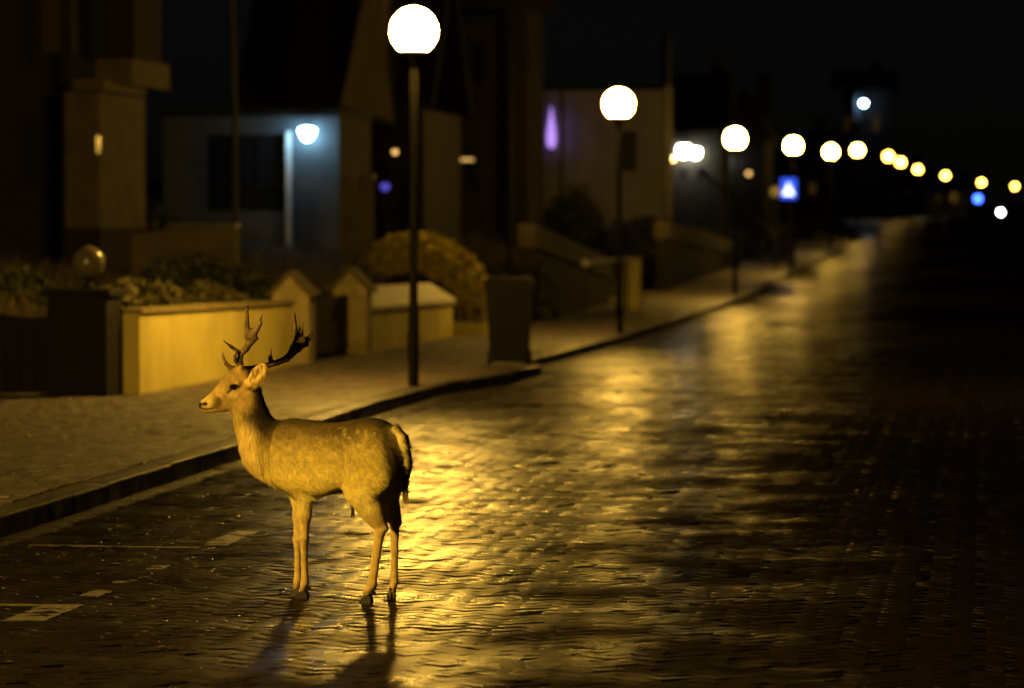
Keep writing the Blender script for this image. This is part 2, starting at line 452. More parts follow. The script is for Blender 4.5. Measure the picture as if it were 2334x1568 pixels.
# worn parking bay lines on the road
def surf_z(x, y):                     # height of the brick tops
    p = np.stack([np.asarray(x, float).ravel(), np.asarray(y, float).ravel(), np.zeros(np.size(x))], 1)
    return road_z(p[:, 1]) - .006 + sway(p) * .6
def marking(x0, x1, y0, y1, skew=0.0):
    nx, ny = max(2, int((x1 - x0) / .02)), max(2, int((y1 - y0) / .02))
    gx, gy = np.meshgrid(np.linspace(x0, x1, nx + 1), np.linspace(y0, y1, ny + 1), indexing='ij')
    gx = gx + skew * (gy - y0)
    edge = (np.arange(nx + 1)[:, None] % nx == 0) | (np.arange(ny + 1)[None, :] % ny == 0)
    gx = gx + rng.normal(0, .006, gx.shape) * edge; gy = gy + rng.normal(0, .006, gy.shape) * edge
    v = np.stack([gx.ravel(), gy.ravel(), surf_z(gx, gy) + .0012], 1)
    i = np.arange(v.shape[0]).reshape(nx + 1, ny + 1)
    f = np.stack([i[:-1, :-1].ravel(), i[1:, :-1].ravel(), i[1:, 1:].ravel(), i[:-1, 1:].ravel()], 1)
    return link_mesh('road_marking', v, f, 'paint', road)
LX = -4.45
def dash(y0, y1, w=0.13, x=LX): marking(x - w/2, x + w/2, y0, y1)
dash(21.75, 22.75, 0.15, -4.44); dash(19.45, 19.75, 0.10, -4.47); dash(18.75, 19.1, 0.11, -4.47); dash(20.2, 20.45, 0.09, -4.46)
marking(-5.50, LX - .05, 21.56, 21.64)
dash(17.55, 18.35, 0.2, -4.50)
marking(-5.50, LX - .151, 18.26, 18.35)

# garden bank behind the walls
def bank_z(X, Y):
    d = np.maximum(0, (WALL_X - 0.25 + bend(Y)) - X)
    b = pave_z(Y) + np.interp(d, [0, .15, 1.2, 4, 9, 20, 60], [-.05, .12, .45, 1.15, 1.7, 1.9, 2.6])
    p = np.stack([X, Y, np.zeros_like(X)], -1).reshape(-1, 3)
    n = (vnoise(p, 0.16, 21) - .5) * .9 + (vnoise(p, 0.55, 22) - .5) * .25
    return b + n.reshape(X.shape) * np.clip(d / 3, 0, 1)
bx_ = np.concatenate([np.arange(0, 12, .5), np.arange(12, 40, 2.0), np.arange(40, 140, 10)])
by_ = np.concatenate([np.arange(38.2, 130, .8), np.arange(130, 700, 5.0)])
GX, GY = np.meshgrid(bx_, by_, indexing='ij')
GXw = WALL_X - 0.25 + bend(GY) - GX
GZ = bank_z(GXw, GY)
nx_, ny_ = GX.shape
bankv = np.stack([GXw.ravel(), GY.ravel(), GZ.ravel()], 1)
ii = np.arange(nx_ * ny_).reshape(nx_, ny_)
bankf = np.stack([ii[:-1, :-1].ravel(), ii[:-1, 1:].ravel(), ii[1:, 1:].ravel(), ii[1:, :-1].ravel()], 1)
tag(link_mesh('garden_bank', bankv, bankf, 'soil', smooth=True), kind='structure')
def bz(x, y): return float(bank_z(np.array([float(x)]), np.array([float(y)]))[0])
# dry grass tufts on the bank
n = 16000
tx_ = WALL_X - .4 - rng.random(n) ** 1.5 * 9; ty_ = 38.6 + rng.random(n) ** 1.3 * 80
tz_ = bank_z(tx_, ty_)
ang = rng.random(n) * 2 * PI; ln = rng.uniform(.12, .34, n); lean = rng.normal(0, .12, (n, 2))
wv = np.stack([np.cos(ang), np.sin(ang), np.zeros(n)], 1) * 0.011
root = np.stack([tx_, ty_, tz_ - .02], 1); tip = root + np.stack([lean[:, 0], lean[:, 1], ln], 1)
V = np.stack([root - wv, root + wv, tip], 1).reshape(-1, 3)
tag(link_mesh('dune_grass', V, np.arange(3 * n).reshape(-1, 3), 'dry_grass'), 'thin dry grass growing over the garden bank', 'grass', kind='stuff')

# ------------------------------------------------------------------ street lamps
GLOBE_R, GLOBE_Z = 0.25, 3.75
def make_lamp():
    root = thing('street_lamp', 'x', 'street lamp', (0, 0, 0), 0, 'globe street lamps along the kerb')
    MB().lathe([(.058, -.05), (.058, .75), (.054, .8), (.047, .83), (.046, 2.2), (.042, 3.3), (.040, 3.42)], n=16).build('post', 'iron', root, True)
    d = MB().bevel_box(.045, .064, -.035, .035, .28, .56, .004).build('access_door', 'iron', root)
    MB().lathe([(.045, 3.38), (.062, 3.42), (.05, 3.46), (.075, 3.49), (.140, 3.515), (.146, 3.54), (.118, 3.555)], n=24).build('globe_holder', 'iron', root, True)
    vs, fs = [], []
    g = MB(); n, m = 28, 14
    prof = []
    th0 = math.asin(.112 / GLOBE_R)
    for k in range(m + 1):
        th = th0 + (PI - th0) * k / m
        prof.append((max(GLOBE_R * math.sin(th), .001), GLOBE_Z - GLOBE_R * math.cos(th)))
    g.lathe(prof, n=20).build('globe', 'globe %d' % LAMP_POWER[0], root, True)
    MB().lathe([(.012, GLOBE_Z + GLOBE_R - .004), (.03, GLOBE_Z + GLOBE_R + .004), (.012, GLOBE_Z + GLOBE_R + .03)], n=10).build('finial', 'iron', root, True)
    return root
LAMPS = [
    (-6.06, 19.3, None, 'black globe street lamp standing on the pavement beside the deer, out of sight'),
    (-6.06, 40.2, None, 'largest lit globe street lamp, black post before the low rendered wall'),
    (-6.02, 62.7, None, 'second largest globe street lamp, just past the wheelie bin'),
    (-6.08, 92.2, None, 'third globe street lamp up the kerb, with white lights behind it'),
    (-5.99, 117.6, None, 'fourth globe street lamp, its post behind the blue crossing sign'),
    (-6.03, 146., None, 'fifth globe street lamp, just beyond the blue crossing sign'),
    (-6.03, 176., None, 'sixth globe street lamp, under the icy blue light'),
    (-6.03, 229., None, 'small globe street lamp, upper one of the touching pair'),
    (-6.03, 260., None, 'small globe street lamp, lower one of the touching pair'),
    (-5.7, 305., None, 'small globe street lamp next after the touching pair'),
    (-4.0, 345., None, 'small globe street lamp above the pale far house'),
    (-.9, 385., None, 'small globe street lamp above the far blue light'),
    (2.64, 425., None, 'farthest globe street lamp, at the very edge of the picture'),
]
LAMPS[0] = (-9.0, 12.4, None, 'unseen bright globe street lamp left of the deer, placed to light it')  # unseen, set off the lamp row and strengthened to light the deer
lamp0 = make_lamp()
for i, (x, y, _, lab) in enumerate(LAMPS):
    o = lamp0 if i == 0 else copy_tree(lamp0)
    o.location = (x, y, float(pave_z(y)) if y > 10 else PAVE_H); o['label'] = lab
    gl_ = [c for c in o.children if c.name.startswith('globe') and 'holder' not in c.name][0]
    gl_.material_slots[0].link = 'OBJECT'; gl_.material_slots[0].material = M['globe %d' % LAMP_POWER[i]]      # output tuned per lamp, far ones dimmed to keep the road dark
    o.rotation_euler = (random.gauss(0, .004), random.gauss(0, .004), random.random() * 6)


# ------------------------------------------------------------------ garden walls, gate piers, arch, bin
PZ = float(pave_z(40))
# pier with a ball lamp
p0, p1 = at(108, 905, 37.2), at(243, 905, 37.2)
w_ = p1.x - p0.x
pier = thing('gate_pier', 'dark square gate pier carrying a round ball lamp', 'gate pier', (p0.x, 37.2, PZ))
MB().bevel_box(0, w_, 0, .62, -.05, 1.0, .012).build('shaft', 'pier_dark', pier)
MB().bevel_box(-.05, w_ + .05, -.05, .67, 1.0, 1.07, .012).build('cap', 'pier_dark', pier)
ball = thing('ball_lamp', 'unlit opal ball lamp standing on the dark gate pier', 'garden lamp', (p0.x + w_ * .58, 37.5, PZ + 1.07))
MB().lathe([(.06, 0), (.06, .03), (.035, .05), (.035, .09), (.07, .11)], n=14).build('foot', 'iron', ball, True)
MB().lathe([(max(.165 * math.sin(t), .001), .265 - .165 * math.cos(t)) for t in np.linspace(.42, PI, 12)], n=20).build('globe', 'opal', ball, True)
MB().lathe([(.02, .425), (.02, .44), (.006, .45)], n=8).build('finial', 'iron', ball, True)
# dark gate to its side
gate = thing('garden_gate', 'dark closed board gate beside the pier with the ball lamp', 'gate', (p0.x - 1.52, 37.4, PZ))
for k in range(10):
    MB().bevel_box(.02 + k * .148, .02 + k * .148 + .14, 0, .03, .04, .80 + .02 * math.sin(k * 1.3), .004).build('plank', 'wood', gate)
MB().box(.0, 1.5, .031, .07, .15, .24).build('rail', 'wood', gate)
MB().box(.0, 1.5, .031, .07, .62, .71).build('rail', 'wood', gate)
MB().box(-.1, 0, -.02, .08, -.05, .95).build('post', 'wood', gate)

MB_wall = thing('garden_wall', 'dark low wall along the side paving beyond the board gate', 'garden wall', (p0.x - 1.64, 37.4, PZ))
MB().box(-30, 0, 0, .25, -.1, .85).build('wall', 'pier_dark', MB_wall)
MB().box(-30, .02, -.03, .28, .852, .91).build('coping', 'kerb', MB_wall)

def wall_run(name, label, y0, y1, h0, h1, thick, coping_h, coping_over, x=WALL_X, mat_='render', cap='render_stain', tilt=0.0, block=1.05):
    t = thing(name, label, 'garden wall', (x, y0, 0))
    z0, z1 = float(pave_z(y0)), float(pave_z(y1)); L = y1 - y0
    MB().prism([(0, z0 - .1), (L, z1 - .1), (L, z1 + h1), (0, z0 + h0)], 'x', -thick, 0).build('wall', mat_, t)
    n = max(1, int(L / block)); bl = L / n
    for k in range(n):
        a0, a1 = k * bl + .004, (k + 1) * bl - .004
        za, zb = z0 + h0 + (z1 + h1 - z0 - h0) * a0 / L + .002, z0 + h0 + (z1 + h1 - z0 - h0) * a1 / L + .002
        xo, xi = coping_over, -thick - coping_over
        vs = [(xo, a0, za), (xo, a1, zb), (xi, a1, zb), (xi, a0, za), (xo, a0, za + coping_h), (xo, a1, zb + coping_h), (xi, a1, zb + coping_h + tilt), (xi, a0, za + coping_h + tilt)]
        MB().add(vs, [(0,3,2,1),(4,5,6,7),(0,1,5,4),(1,2,6,5),(2,3,7,6),(3,0,4,7)]).build('coping_stone', cap, t)
    return t
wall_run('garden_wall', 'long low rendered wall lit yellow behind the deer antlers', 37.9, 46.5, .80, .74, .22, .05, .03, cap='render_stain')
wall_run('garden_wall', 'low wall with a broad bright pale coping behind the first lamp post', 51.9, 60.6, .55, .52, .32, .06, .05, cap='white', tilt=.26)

def gable_pillar(label, y, w=.46, hgt=.86, d=.42):
    z = float(pave_z(y))
    t = thing('gate_pillar', label, 'gate pillar', (WALL_X - .08, y, z), 0, 'pillars with pitched caps')
    MB().prism([(-w/2, -.1), (w/2, -.1), (w/2, hgt), (0, hgt + .23), (-w/2, hgt)], 'y', 0, d).build('shaft', 'render_stain', t)
    for s in (-1, 1):
        dx, dz = (w/2 + .05), -(.23 + .05)
        n_ = Vector((s * .23, 0, w/2)).normalized() * .05
        a0, a1 = Vector((0, 0, hgt + .236)), Vector((s * dx, 0, hgt + .236 + dz))
        q = [a0, a1, a1 + n_, Vector((0, 0, hgt + .236 + .062))]
        MB().prism([(p.x + s * .001, p.z) for p in q], 'y', -.05, d + .05).build('cap_slab', 'house_render', t)
    return t
gable_pillar('pillar with a pitched cap at the end of the yellow lit wall', 46.75)
gable_pillar('pillar with a pitched cap at the start of the pale coped wall', 51.2)
gt = thing('garden_gate', 'dark low gate between the two pillars with pitched caps', 'gate', (WALL_X - .1, 47.3, float(pave_z(49))))
for k in range(22):
    MB().bevel_box(-.02, .02, .05 + k * .17, .05 + k * .17 + .12, .05, .78, .004).build('plank', 'wood', gt)
MB().box(-.07, -.021, .02, 3.8, .15, .23).build('rail', 'wood', gt)
MB().box(-.07, -.021, .02, 3.8, .6, .68).build('rail', 'wood', gt)

# rounded rendered arch at the end of the coped wall
ya = 61.6
za = float(pave_z(ya))
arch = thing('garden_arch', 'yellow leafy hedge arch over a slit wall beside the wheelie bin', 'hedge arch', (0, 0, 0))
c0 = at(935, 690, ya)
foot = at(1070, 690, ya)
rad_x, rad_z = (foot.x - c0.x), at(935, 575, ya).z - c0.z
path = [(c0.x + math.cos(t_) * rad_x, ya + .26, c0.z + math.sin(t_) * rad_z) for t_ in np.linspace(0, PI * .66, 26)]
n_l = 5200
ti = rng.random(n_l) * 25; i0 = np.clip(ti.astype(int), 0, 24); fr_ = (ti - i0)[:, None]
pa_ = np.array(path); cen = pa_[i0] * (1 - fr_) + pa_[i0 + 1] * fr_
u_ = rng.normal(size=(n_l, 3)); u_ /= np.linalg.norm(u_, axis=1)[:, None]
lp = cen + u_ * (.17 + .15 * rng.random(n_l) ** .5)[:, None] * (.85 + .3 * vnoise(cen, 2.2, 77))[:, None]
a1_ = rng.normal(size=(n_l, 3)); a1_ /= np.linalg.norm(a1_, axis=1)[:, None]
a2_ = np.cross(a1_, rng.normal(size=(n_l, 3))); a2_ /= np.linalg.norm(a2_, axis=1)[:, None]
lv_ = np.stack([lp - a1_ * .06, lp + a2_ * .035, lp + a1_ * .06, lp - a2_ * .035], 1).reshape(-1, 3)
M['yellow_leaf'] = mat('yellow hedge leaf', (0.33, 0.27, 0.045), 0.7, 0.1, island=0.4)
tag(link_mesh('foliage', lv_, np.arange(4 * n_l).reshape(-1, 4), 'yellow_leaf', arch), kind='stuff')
MB().tube(path, .035, 8).build('hoop', 'iron', arch, True)
fx0, fx1 = at(1042, 700, ya).x, at(1112, 700, ya).x
for px0, px1 in ((1042, 1052), (1062, 1074), (1096, 1112)):
    MB().box(at(px0, 700, ya).x, at(px1, 700, ya).x, ya + .02, ya + .5, za + .2, c0.z - .01).build('post', 'render_stain', arch)
MB().box(fx0 - .12, fx1 + .2, ya - .03, ya + .56, za - .1, za + .2).build('plinth', 'render', arch)
infill = [(p_[0], p_[2]) for p_ in path] 
MB().prism([(infill[-1][0], za + .2)] + infill[::-1] + [(infill[0][0], za + .2)], 'y', ya + .28, ya + .34).build('infill_panel', 'dark_wall', arch)
MB().box(fx0 + .01, fx1 - .01, ya + .20, ya + .24, za + .2, c0.z - .01).build('back_panel', 'dark_wall', arch)

# wheelie bin
yb = 46.3
bz_ = float(pave_z(yb))
bn = thing('wheelie_bin', 'dark two wheeled rubbish bin standing at the kerb', 'bin', (-5.80, yb, bz_), math.radians(8))
b = MB()
def ring(w, d, z, y=0): return [(-w, -d + y, z), (w, -d + y, z), (w, d + y, z), (-w, d + y, z)]
vs = ring(.23, .26, .06) + ring(.285, .345, .93) + ring(.30, .36, .93) + ring(.30, .36, .985)
b.add(vs, [(3,2,1,0)] + [[4*k + i, 4*k + (i+1) % 4, 4*k + 4 + (i+1) % 4, 4*k + 4 + i] for k in range(3) for i in range(4)])
b.build('body', 'plastic', bn)
l = MB()
vs = ring(.31, .375, .99) + ring(.305, .37, 1.03) + [(-.24, -.3, 1.06), (.24, -.3, 1.06), (.24, .3, 1.085), (-.24, .3, 1.085)]
l.add(vs, [(3,2,1,0), (8,9,10,11)] + [[4*k + i, 4*k + (i+1) % 4, 4*k + 4 + (i+1) % 4, 4*k + 4 + i] for k in range(2) for i in range(4)])
lid = l.build('lid', 'plastic', bn)
MB().tube([(-.24, .40, 1.0), (.24, .40, 1.0)], .018, 8).build('handle', 'plastic', bn)
for s in (-1, 1):
    MB().box(s * .2 - .02, s * .2 + .02, .33, .42, .96, 1.0).build('handle_bracket', 'plastic', bn)
    wv_ = MB().tube([(s * .24 - .03, .27, .1), (s * .24 + .03, .27, .1)], .1, 18).build('wheel', 'rubber', bn)
    MB().tube([(s * .24 - .034, .27, .1), (s * .24 + .034, .27, .1)], .05, 12).build('hub', 'steel', wv_)
MB().tube([(-.26, .27, .1), (.26, .27, .1)], .012, 8).build('axle', 'steel', bn)

# garden walls up the street; pale copings over dark bodies paint lit tops
wall_run('garden_wall', 'olive lit garden wall sloping down to the second lamp post', 69.0, 83.0, 1.35, .55, .25, .42, .03, x=WALL_X + .3, mat_='dark_wall', cap='house_render', block=2.0)
wall_run('garden_wall', 'far olive garden wall sloping down to the third lamp post', 95.0, 117.0, 1.3, .5, .25, .42, .03, x=WALL_X + .5, mat_='dark_wall', cap='house_render', block=2.5)
pa = at(1440, 690, 78)
pl = thing('gate_post', 'square olive gate post beside the second lamp post', 'gate post', (pa.x, 78, float(pave_z(78))))
MB().bevel_box(-.17, .17, 0, .34, -.05, 1.02, .01).build('shaft', 'render', pl)
MB().bevel_box(-.2, .2, -.03, .37, 1.02, 1.08, .01).build('cap', 'render_stain', pl)
pb = at(1334, 600, 74)
rl = thing('hand_rail', 'pale hand rail with a round knob left of the second lamp post', 'rail', (pb.x, 74, float(pave_z(74))))
MB().tube([(0, 0, pb.z - rl.location.z), (.3, 1.0, pb.z - rl.location.z + .04), (.62, 2.2, pb.z - rl.location.z + .05)], .05, 8).build('bar', 'white', rl)
MB().lathe([(.001, pb.z - rl.location.z - .09), (.07, pb.z - rl.location.z - .05), (.09, pb.z - rl.location.z), (.07, pb.z - rl.location.z + .05), (.001, pb.z - rl.location.z + .09)], n=14).build('knob', 'white', rl, True)
for q in (0.0, 0.6): MB().tube([(q, q * 3.5, -.1), (q, q * 3.5, pb.z - rl.location.z)], .03, 8).build('post', 'steel', rl)

# ------------------------------------------------------------------ shrubs
def shrub(name, label, cat, c, rx_, ry_, rz_, n=2600, leaf=.055, material='leaf', group=None, seed=1):
    """Leafy mound: stems and separate leaves through the crown."""
    r = np.random.default_rng(seed)
    t = thing(name, label, cat, c, 0, group)
    u = r.normal(size=(n, 3)); u /= np.linalg.norm(u, axis=1)[:, None]; u[:, 2] = np.abs(u[:, 2]) * 1.0 - .12
    rad = (.45 + .55 * r.random(n) ** .45)
    lump = .72 + .5 * vnoise(u + 10, 2.3, seed)
    p = u * (rad * lump)[:, None] * [rx_, ry_, rz_]
    a1 = r.normal(size=(n, 3)); a1 /= np.linalg.norm(a1, axis=1)[:, None]
    a2 = np.cross(a1, r.normal(size=(n, 3))); a2 /= np.linalg.norm(a2, axis=1)[:, None]
    s = leaf * r.uniform(.6, 1.3, n)[:, None]
    V = np.stack([p - a1 * s, p + a2 * s * .45, p + a1 * s, p - a2 * s * .45], 1).reshape(-1, 3)
    tag(link_mesh('foliage', V, np.arange(4 * n).reshape(-1, 4), material, t), kind='stuff')
    sm = MB()
    for k in range(7):
        d = Vector((r.normal() * .4 * rx_, r.normal() * .4 * ry_, rz_ * r.uniform(.5, .85)))
        sm.tube([(0, 0, -.2), d * .5 + Vector((r.normal() * .05, 0, 0)), d], [.03, .02, .006], 5)
    sm.build('stem', 'bark', t)
    return t
def shrub_at(px, py, Y, wpx, hpx, label, name='garden_shrub', seed=1, material='leaf', n=2600, depth=1.0):
    p = at(px, py, Y); k = Y / FPX
    zb = bz(p.x, Y) - .1
    shrub(name, label, 'shrub', (p.x, Y, zb), wpx * k / 2, wpx * k / 2 * depth, max(p.z - zb, .35) * .95, n, .03 + .02 * Y / 40, material, None, seed)
shrub_at(470, 560, 50, 480, 0, 'widest dark rounded shrub behind the yellow lit wall', seed=3, n=5000, depth=.7)
shrub_at(300, 600, 46, 190, 0, 'low dark shrub between the ball lamp and the widest shrub', seed=4, n=2600)
shrub_at(60, 600, 44, 200, 0, 'dark shrub behind the board gate at the picture edge', seed=5, n=2600)
shrub('low_planting', 'low brownish planting along the top of the yellow lit wall', 'shrub', (WALL_X - .75, 41.0, .72), .42, 3.2, .48, 3800, .05, 'dry_leaf', None, 6)
shrub('low_planting', 'small brownish plant behind the wall end by the pitched pillar', 'shrub', (WALL_X - .8, 45.3, .72), .45, 1.2, .42, 1600, .05, 'dry_leaf', None, 7)
shrub_at(905, 560, 66, 260, 0, 'broad dim bush behind the yellow hedge arch', seed=8, material='dry_leaf', n=3000)
shrub_at(1180, 560, 70, 220, 0, 'dark bush above the wheelie bin', seed=9, n=2600)
shrub_at(1300, 395, 104, 190, 0, 'dark rounded bush under the violet lit wall', seed=10, n=2600)
shrub_at(1450, 450, 104, 240, 0, 'dark bush below the white house beside the second lamp', seed=11, n=2600)
shrub_at(1600, 480, 118, 200, 0, 'dark bush below the stair rail', seed=12, n=2200)
shrub_at(300, 430, 66, 260, 0, 'dark tall bush between the corner house and the grey garage', seed=13, n=3000)
shrub_at(1730, 520, 130, 160, 0, 'dark bush behind the blue crossing sign', seed=14, n=1600)
shrub_at(1880, 480, 165, 190, 0, 'dark bush beyond the fifth lamp', seed=15, n=1600)

# ------------------------------------------------------------------ houses
def window(parent, x0, x1, z0, z1, y, cols=1, rows=1, frame='dark_wall'):
    """Window set in a facade that faces -y; bars and panes are separate pieces."""
    f = MB(); fw = .06
    f.box(x0, x1, y - .03, y + .04, z0, z0 + fw).box(x0, x1, y - .03, y + .04, z1 - fw, z1)
    f.box(x0, x0 + fw, y - .03, y + .04, z0 + fw, z1 - fw).box(x1 - fw, x1, y - .03, y + .04, z0 + fw, z1 - fw)
    for c in range(1, cols):
        xm = x0 + (x1 - x0) * c / cols; f.box(xm - .03, xm + .03, y - .025, y + .035, z0 + fw, z1 - fw)
    for r in range(1, rows):
        zm = z0 + (z1 - z0) * r / rows; f.box(x0 + fw, x1 - fw, y - .02, y + .03, zm - .025, zm + .025)
    w = f.build('window', frame, parent)
    for c in range(cols):
        for r in range(rows):
            MB().box(x0 + (x1 - x0) * c / cols + .035, x0 + (x1 - x0) * (c + 1) / cols - .035, y + .005, y + .015,
                     z0 + (z1 - z0) * r / rows + .03, z0 + (z1 - z0) * (r + 1) / rows - .03).build('pane', 'glass', w)
    return w
def facade(parent, x0, x1, z0, z1, y, openings, depth, material, name='wall', recess=.12):
    """Wall facing -y with real openings cut out of the grid of strips."""
    xs = sorted({x0, x1} | {o[0] for o in openings} | {o[1] for o in openings})
    zs = sorted({z0, z1} | {o[2] for o in openings} | {o[3] for o in openings})
    m = MB()
    for i in range(len(xs) - 1):
        j = 0
        while j < len(zs) - 1:
            def hole(jj): return any(o[0] <= xs[i] + 1e-6 and xs[i+1] <= o[1] + 1e-6 and o[2] <= zs[jj] + 1e-6 and zs[jj+1] <= o[3] + 1e-6 for o in openings)
            if hole(j): j += 1; continue
            k = j
            while k + 1 < len(zs) - 1 and not hole(k + 1): k += 1
            m.box(xs[i], xs[i+1], y, y + recess + .1, zs[j], zs[k+1]); j = k + 1
    m.box(x0, x1, y + recess + .1, y + depth, z0, z1)
    return m.build(name, material, parent)
def gable_roof(parent, x0, x1, y0, y1, z, h, along='x', over=.3, material='tile'):
    m = MB(); t = .14
    if along == 'x':
        ym = (y0 + y1) / 2
        m.prism([(y0 - over, z - .05), (ym, z + h), (y1 + over, z - .05), (y1 + over, z + t - .05), (ym, z + h + t), (y0 - over, z + t - .05)], 'x', x0 - over, x1 + over)
    else:
        xm = (x0 + x1) / 2
        m.prism([(x0 - over, z - .05), (xm, z + h), (x1 + over, z - .05), (x1 + over, z + t - .05), (xm, z + h + t), (x0 - over, z + t - .05)], 'y', y0 - over, y1 + over)
    return m.build('roof', material, parent)
def gable_end(parent, x0, x1, y0, y1, z, h, material):
    return MB().prism([(x0, z), (x1, z), ((x0 + x1) / 2, z + h - .04)], 'y', y0, y1).build('gable', material, parent)
def wall_light(label, p, r, material, shape='drop', holder='iron', group=None):
    t = thing('wall_light', label, 'wall light', p, 0, group)
    if shape == 'drop':
        MB().lathe([(.001, -r * 1.0), (r * .55, -r * .75), (r, r * .15), (r * 1.02, r * .45), (r * .5, r * .62)], n=16).build('globe', material, t, True)
    else:
        MB().lathe([(max(r * math.sin(a), .001), -r * math.cos(a)) for a in np.linspace(.1, PI - .3, 10)], n=14).build('globe', material, t, True)
    MB().lathe([(r * .6, r * .64), (r * .9, r * .7), (r * .3, r * 1.0)], n=12).build('cap', holder, t, True)
    MB().box(-.025, .025, 0, r * 1.6, r * .8, r * .95).build('bracket', holder, t)
    return t
ORIG = Vector((0, 0, 0))
# 1: brick corner house with balconies
Y1 = 58.0
def X(px, Y): return at(px, 600, Y).x
def Z(py, Y, px=1000): return at(px, py, Y).z
h1 = thing('corner_house', 'brick corner house with stepped balconies behind the ball lamp', 'house', (0, 0, 0))
zt, zb_ = Z(-330, Y1, 150), Z(640, Y1, 150)
facade(h1, X(-420, Y1), X(98, Y1), zb_ - 1, zt, Y1, [(X(48, Y1), X(84, Y1), Z(432, Y1, 60), Z(262, Y1, 60)), (X(48, Y1), X(84, Y1), Z(165, Y1, 60), Z(-20, Y1, 60))], 4.0, 'house_brick')
window(h1, X(48, Y1), X(84, Y1), Z(432, Y1, 60), Z(262, Y1, 60), Y1 + .1, 1, 2)
window(h1, X(48, Y1), X(84, Y1), Z(165, Y1, 60), Z(-20, Y1, 60), Y1 + .1, 1, 2)
facade(h1, X(99, Y1 + 1.2), X(163, Y1 + 1.2), zb_ - 1, zt, Y1 + 1.2, [], 2.0, 'dark_wall', 'recess_wall')
MB().box(X(163, Y1), X(241, Y1), Y1 - .4, Y1 + 2.8, Z(520, Y1, 200), Z(212, Y1, 200)).build('bay_wall', 'house_render', h1)
MB().box(X(160, Y1), X(245, Y1), Y1 - .45, Y1 + 2.85, zb_ - 1, Z(521, Y1, 200)).build('plinth', 'house_brick', h1)
MB().box(X(192, Y1), X(262, Y1), Y1 - .7, Y1 + 2.2, Z(210, Y1, 200), Z(184, Y1, 200)).build('canopy_slab', 'house_render', h1)
MB().box(X(246, Y1 + 1), X(326, Y1 + 1), Y1 + .3, Y1 + 3.0, Z(192, Y1, 280), Z(132, Y1, 280)).build('balcony', 'house_render', h1)
MB().box(X(234, Y1 + 2.0), X(308, Y1 + 2.0), Y1 + 2.0, Y1 + 4.0, Z(125, Y1, 280), zt).build('upper_wall', 'house_brick', h1)
MB().box(X(-430, Y1), X(330, Y1), Y1 - .5, Y1 + 5.2, zt + .002, zt + .25).build('roof', 'tile', h1)
gl = MB().tube([(X(237, Y1), Y1 - .43, Z(350, Y1, 237)), (X(237, Y1), Y1 - .43, Z(312, Y1, 237))], .05, 10).build('porch_glass', 'opal', h1)
# retaining wall behind the shrubs
t = thing('retaining_wall', 'short olive lit retaining wall above the widest dark shrub', 'wall', (0, 0, 0))
zz = bz(X(420, 54), 54)
MB().prism([(X(300, 54), zz - 1), (X(536, 54), zz - 1), (X(536, 54), Z(518, 54, 500)), (X(380, 54), Z(522, 54, 400)), (X(300, 54), Z(538, 54, 320))], 'y', 54, 54.3).build('wall', 'house_render', t)
MB().box(X(380, 54) , X(538, 54), 53.95, 54.35, Z(518, 54, 500) + .002, Z(518, 54, 500) + .05).build('coping', 'kerb', t)

# 2: flat garage / annexe with the cold light
Y2 = 76.0
h2 = thing('annexe', 'flat roofed grey annexe with tall windows under a cold white lamp', 'building', (0, 0, 0))
gz0, gz1 = Z(520, Y2, 600), Z(266, Y2, 600)
opn = (X(468, Y2), X(652, Y2), Z(482, Y2, 560), Z(306, Y2, 560))
facade(h2, X(372, Y2), X(772, Y2), gz0 - 2.5, gz1, Y2, [opn], 4.0, 'grey_wall')
window(h2, *opn, Y2 + .1, 3, 3, 'dark_wall')
MB().box(X(368, Y2), X(776, Y2), Y2 - .15, Y2 + 4.1, gz1 + .002, gz1 + .14).build('roof', 'dark_wall', h2)
MB().box(X(653, Y2), X(664, Y2), Y2 - .06, Y2 - .002, gz0 - 2, Z(300, Y2, 655)).build('drainpipe', 'white', h2)
pl_ = at(700, 303, Y2 - .28)
wall_light('cold white lamp on the grey annexe wall', pl_, .165, 'cold white lamp')

# 3: big dark house with pale gable tower
Y3 = 84.0
h3 = thing('gabled_house', 'dark house with a pale tapering gable tower over the annexe', 'house', (0, 0, 0))
zz = Z(520, Y3, 800)
opn3 = [(X(800, Y3), X(850, Y3), Z(380, Y3, 820), Z(310, Y3, 820)), (X(915, Y3), X(945, Y3), Z(480, Y3, 930), Z(385, Y3, 930))]
facade(h3, X(560, Y3), X(965, Y3), zz - 2, Z(250, Y3, 760), Y3, opn3, 6.0, 'dark_wall')
window(h3, *opn3[0], Y3 + .1, 2, 1)
MB().box(opn3[1][0] + .01, opn3[1][1] - .01, Y3 + .08, Y3 + .14, opn3[1][2] + .01, opn3[1][3] - .01).build('door', 'wood', h3)
gable_roof(h3, X(560, Y3), X(965, Y3), Y3, Y3 + 6, Z(248, Y3, 760), 3.2, 'x', .25)
tw = [(X(776, Y3 - .6), Z(244, Y3 - .6, 780)), (X(897, Y3 - .6), Z(282, Y3 - .6, 895)), (X(878, Y3 - .6), Z(90, Y3 - .6, 880)), (X(868, Y3 - .6), Z(-40, Y3 - .6, 860)), (X(836, Y3 - .6), Z(-40, Y3 - .6, 830))]
MB().prism(tw, 'y', Y3 - .6, Y3 + 3).build('gable_tower', 'pale_gable', h3)
MB().prism([(tw[0][0] - .03, tw[0][1] - .06), (tw[1][0] + .03, tw[1][1] - .06), (tw[1][0] + .03, tw[1][1] + .05), (tw[0][0] - .03, tw[0][1] + .06)], 'y', Y3 - .68, Y3 - .602).build('fascia', 'house_render', h3)
zz = bz(X(810, 72), 72)
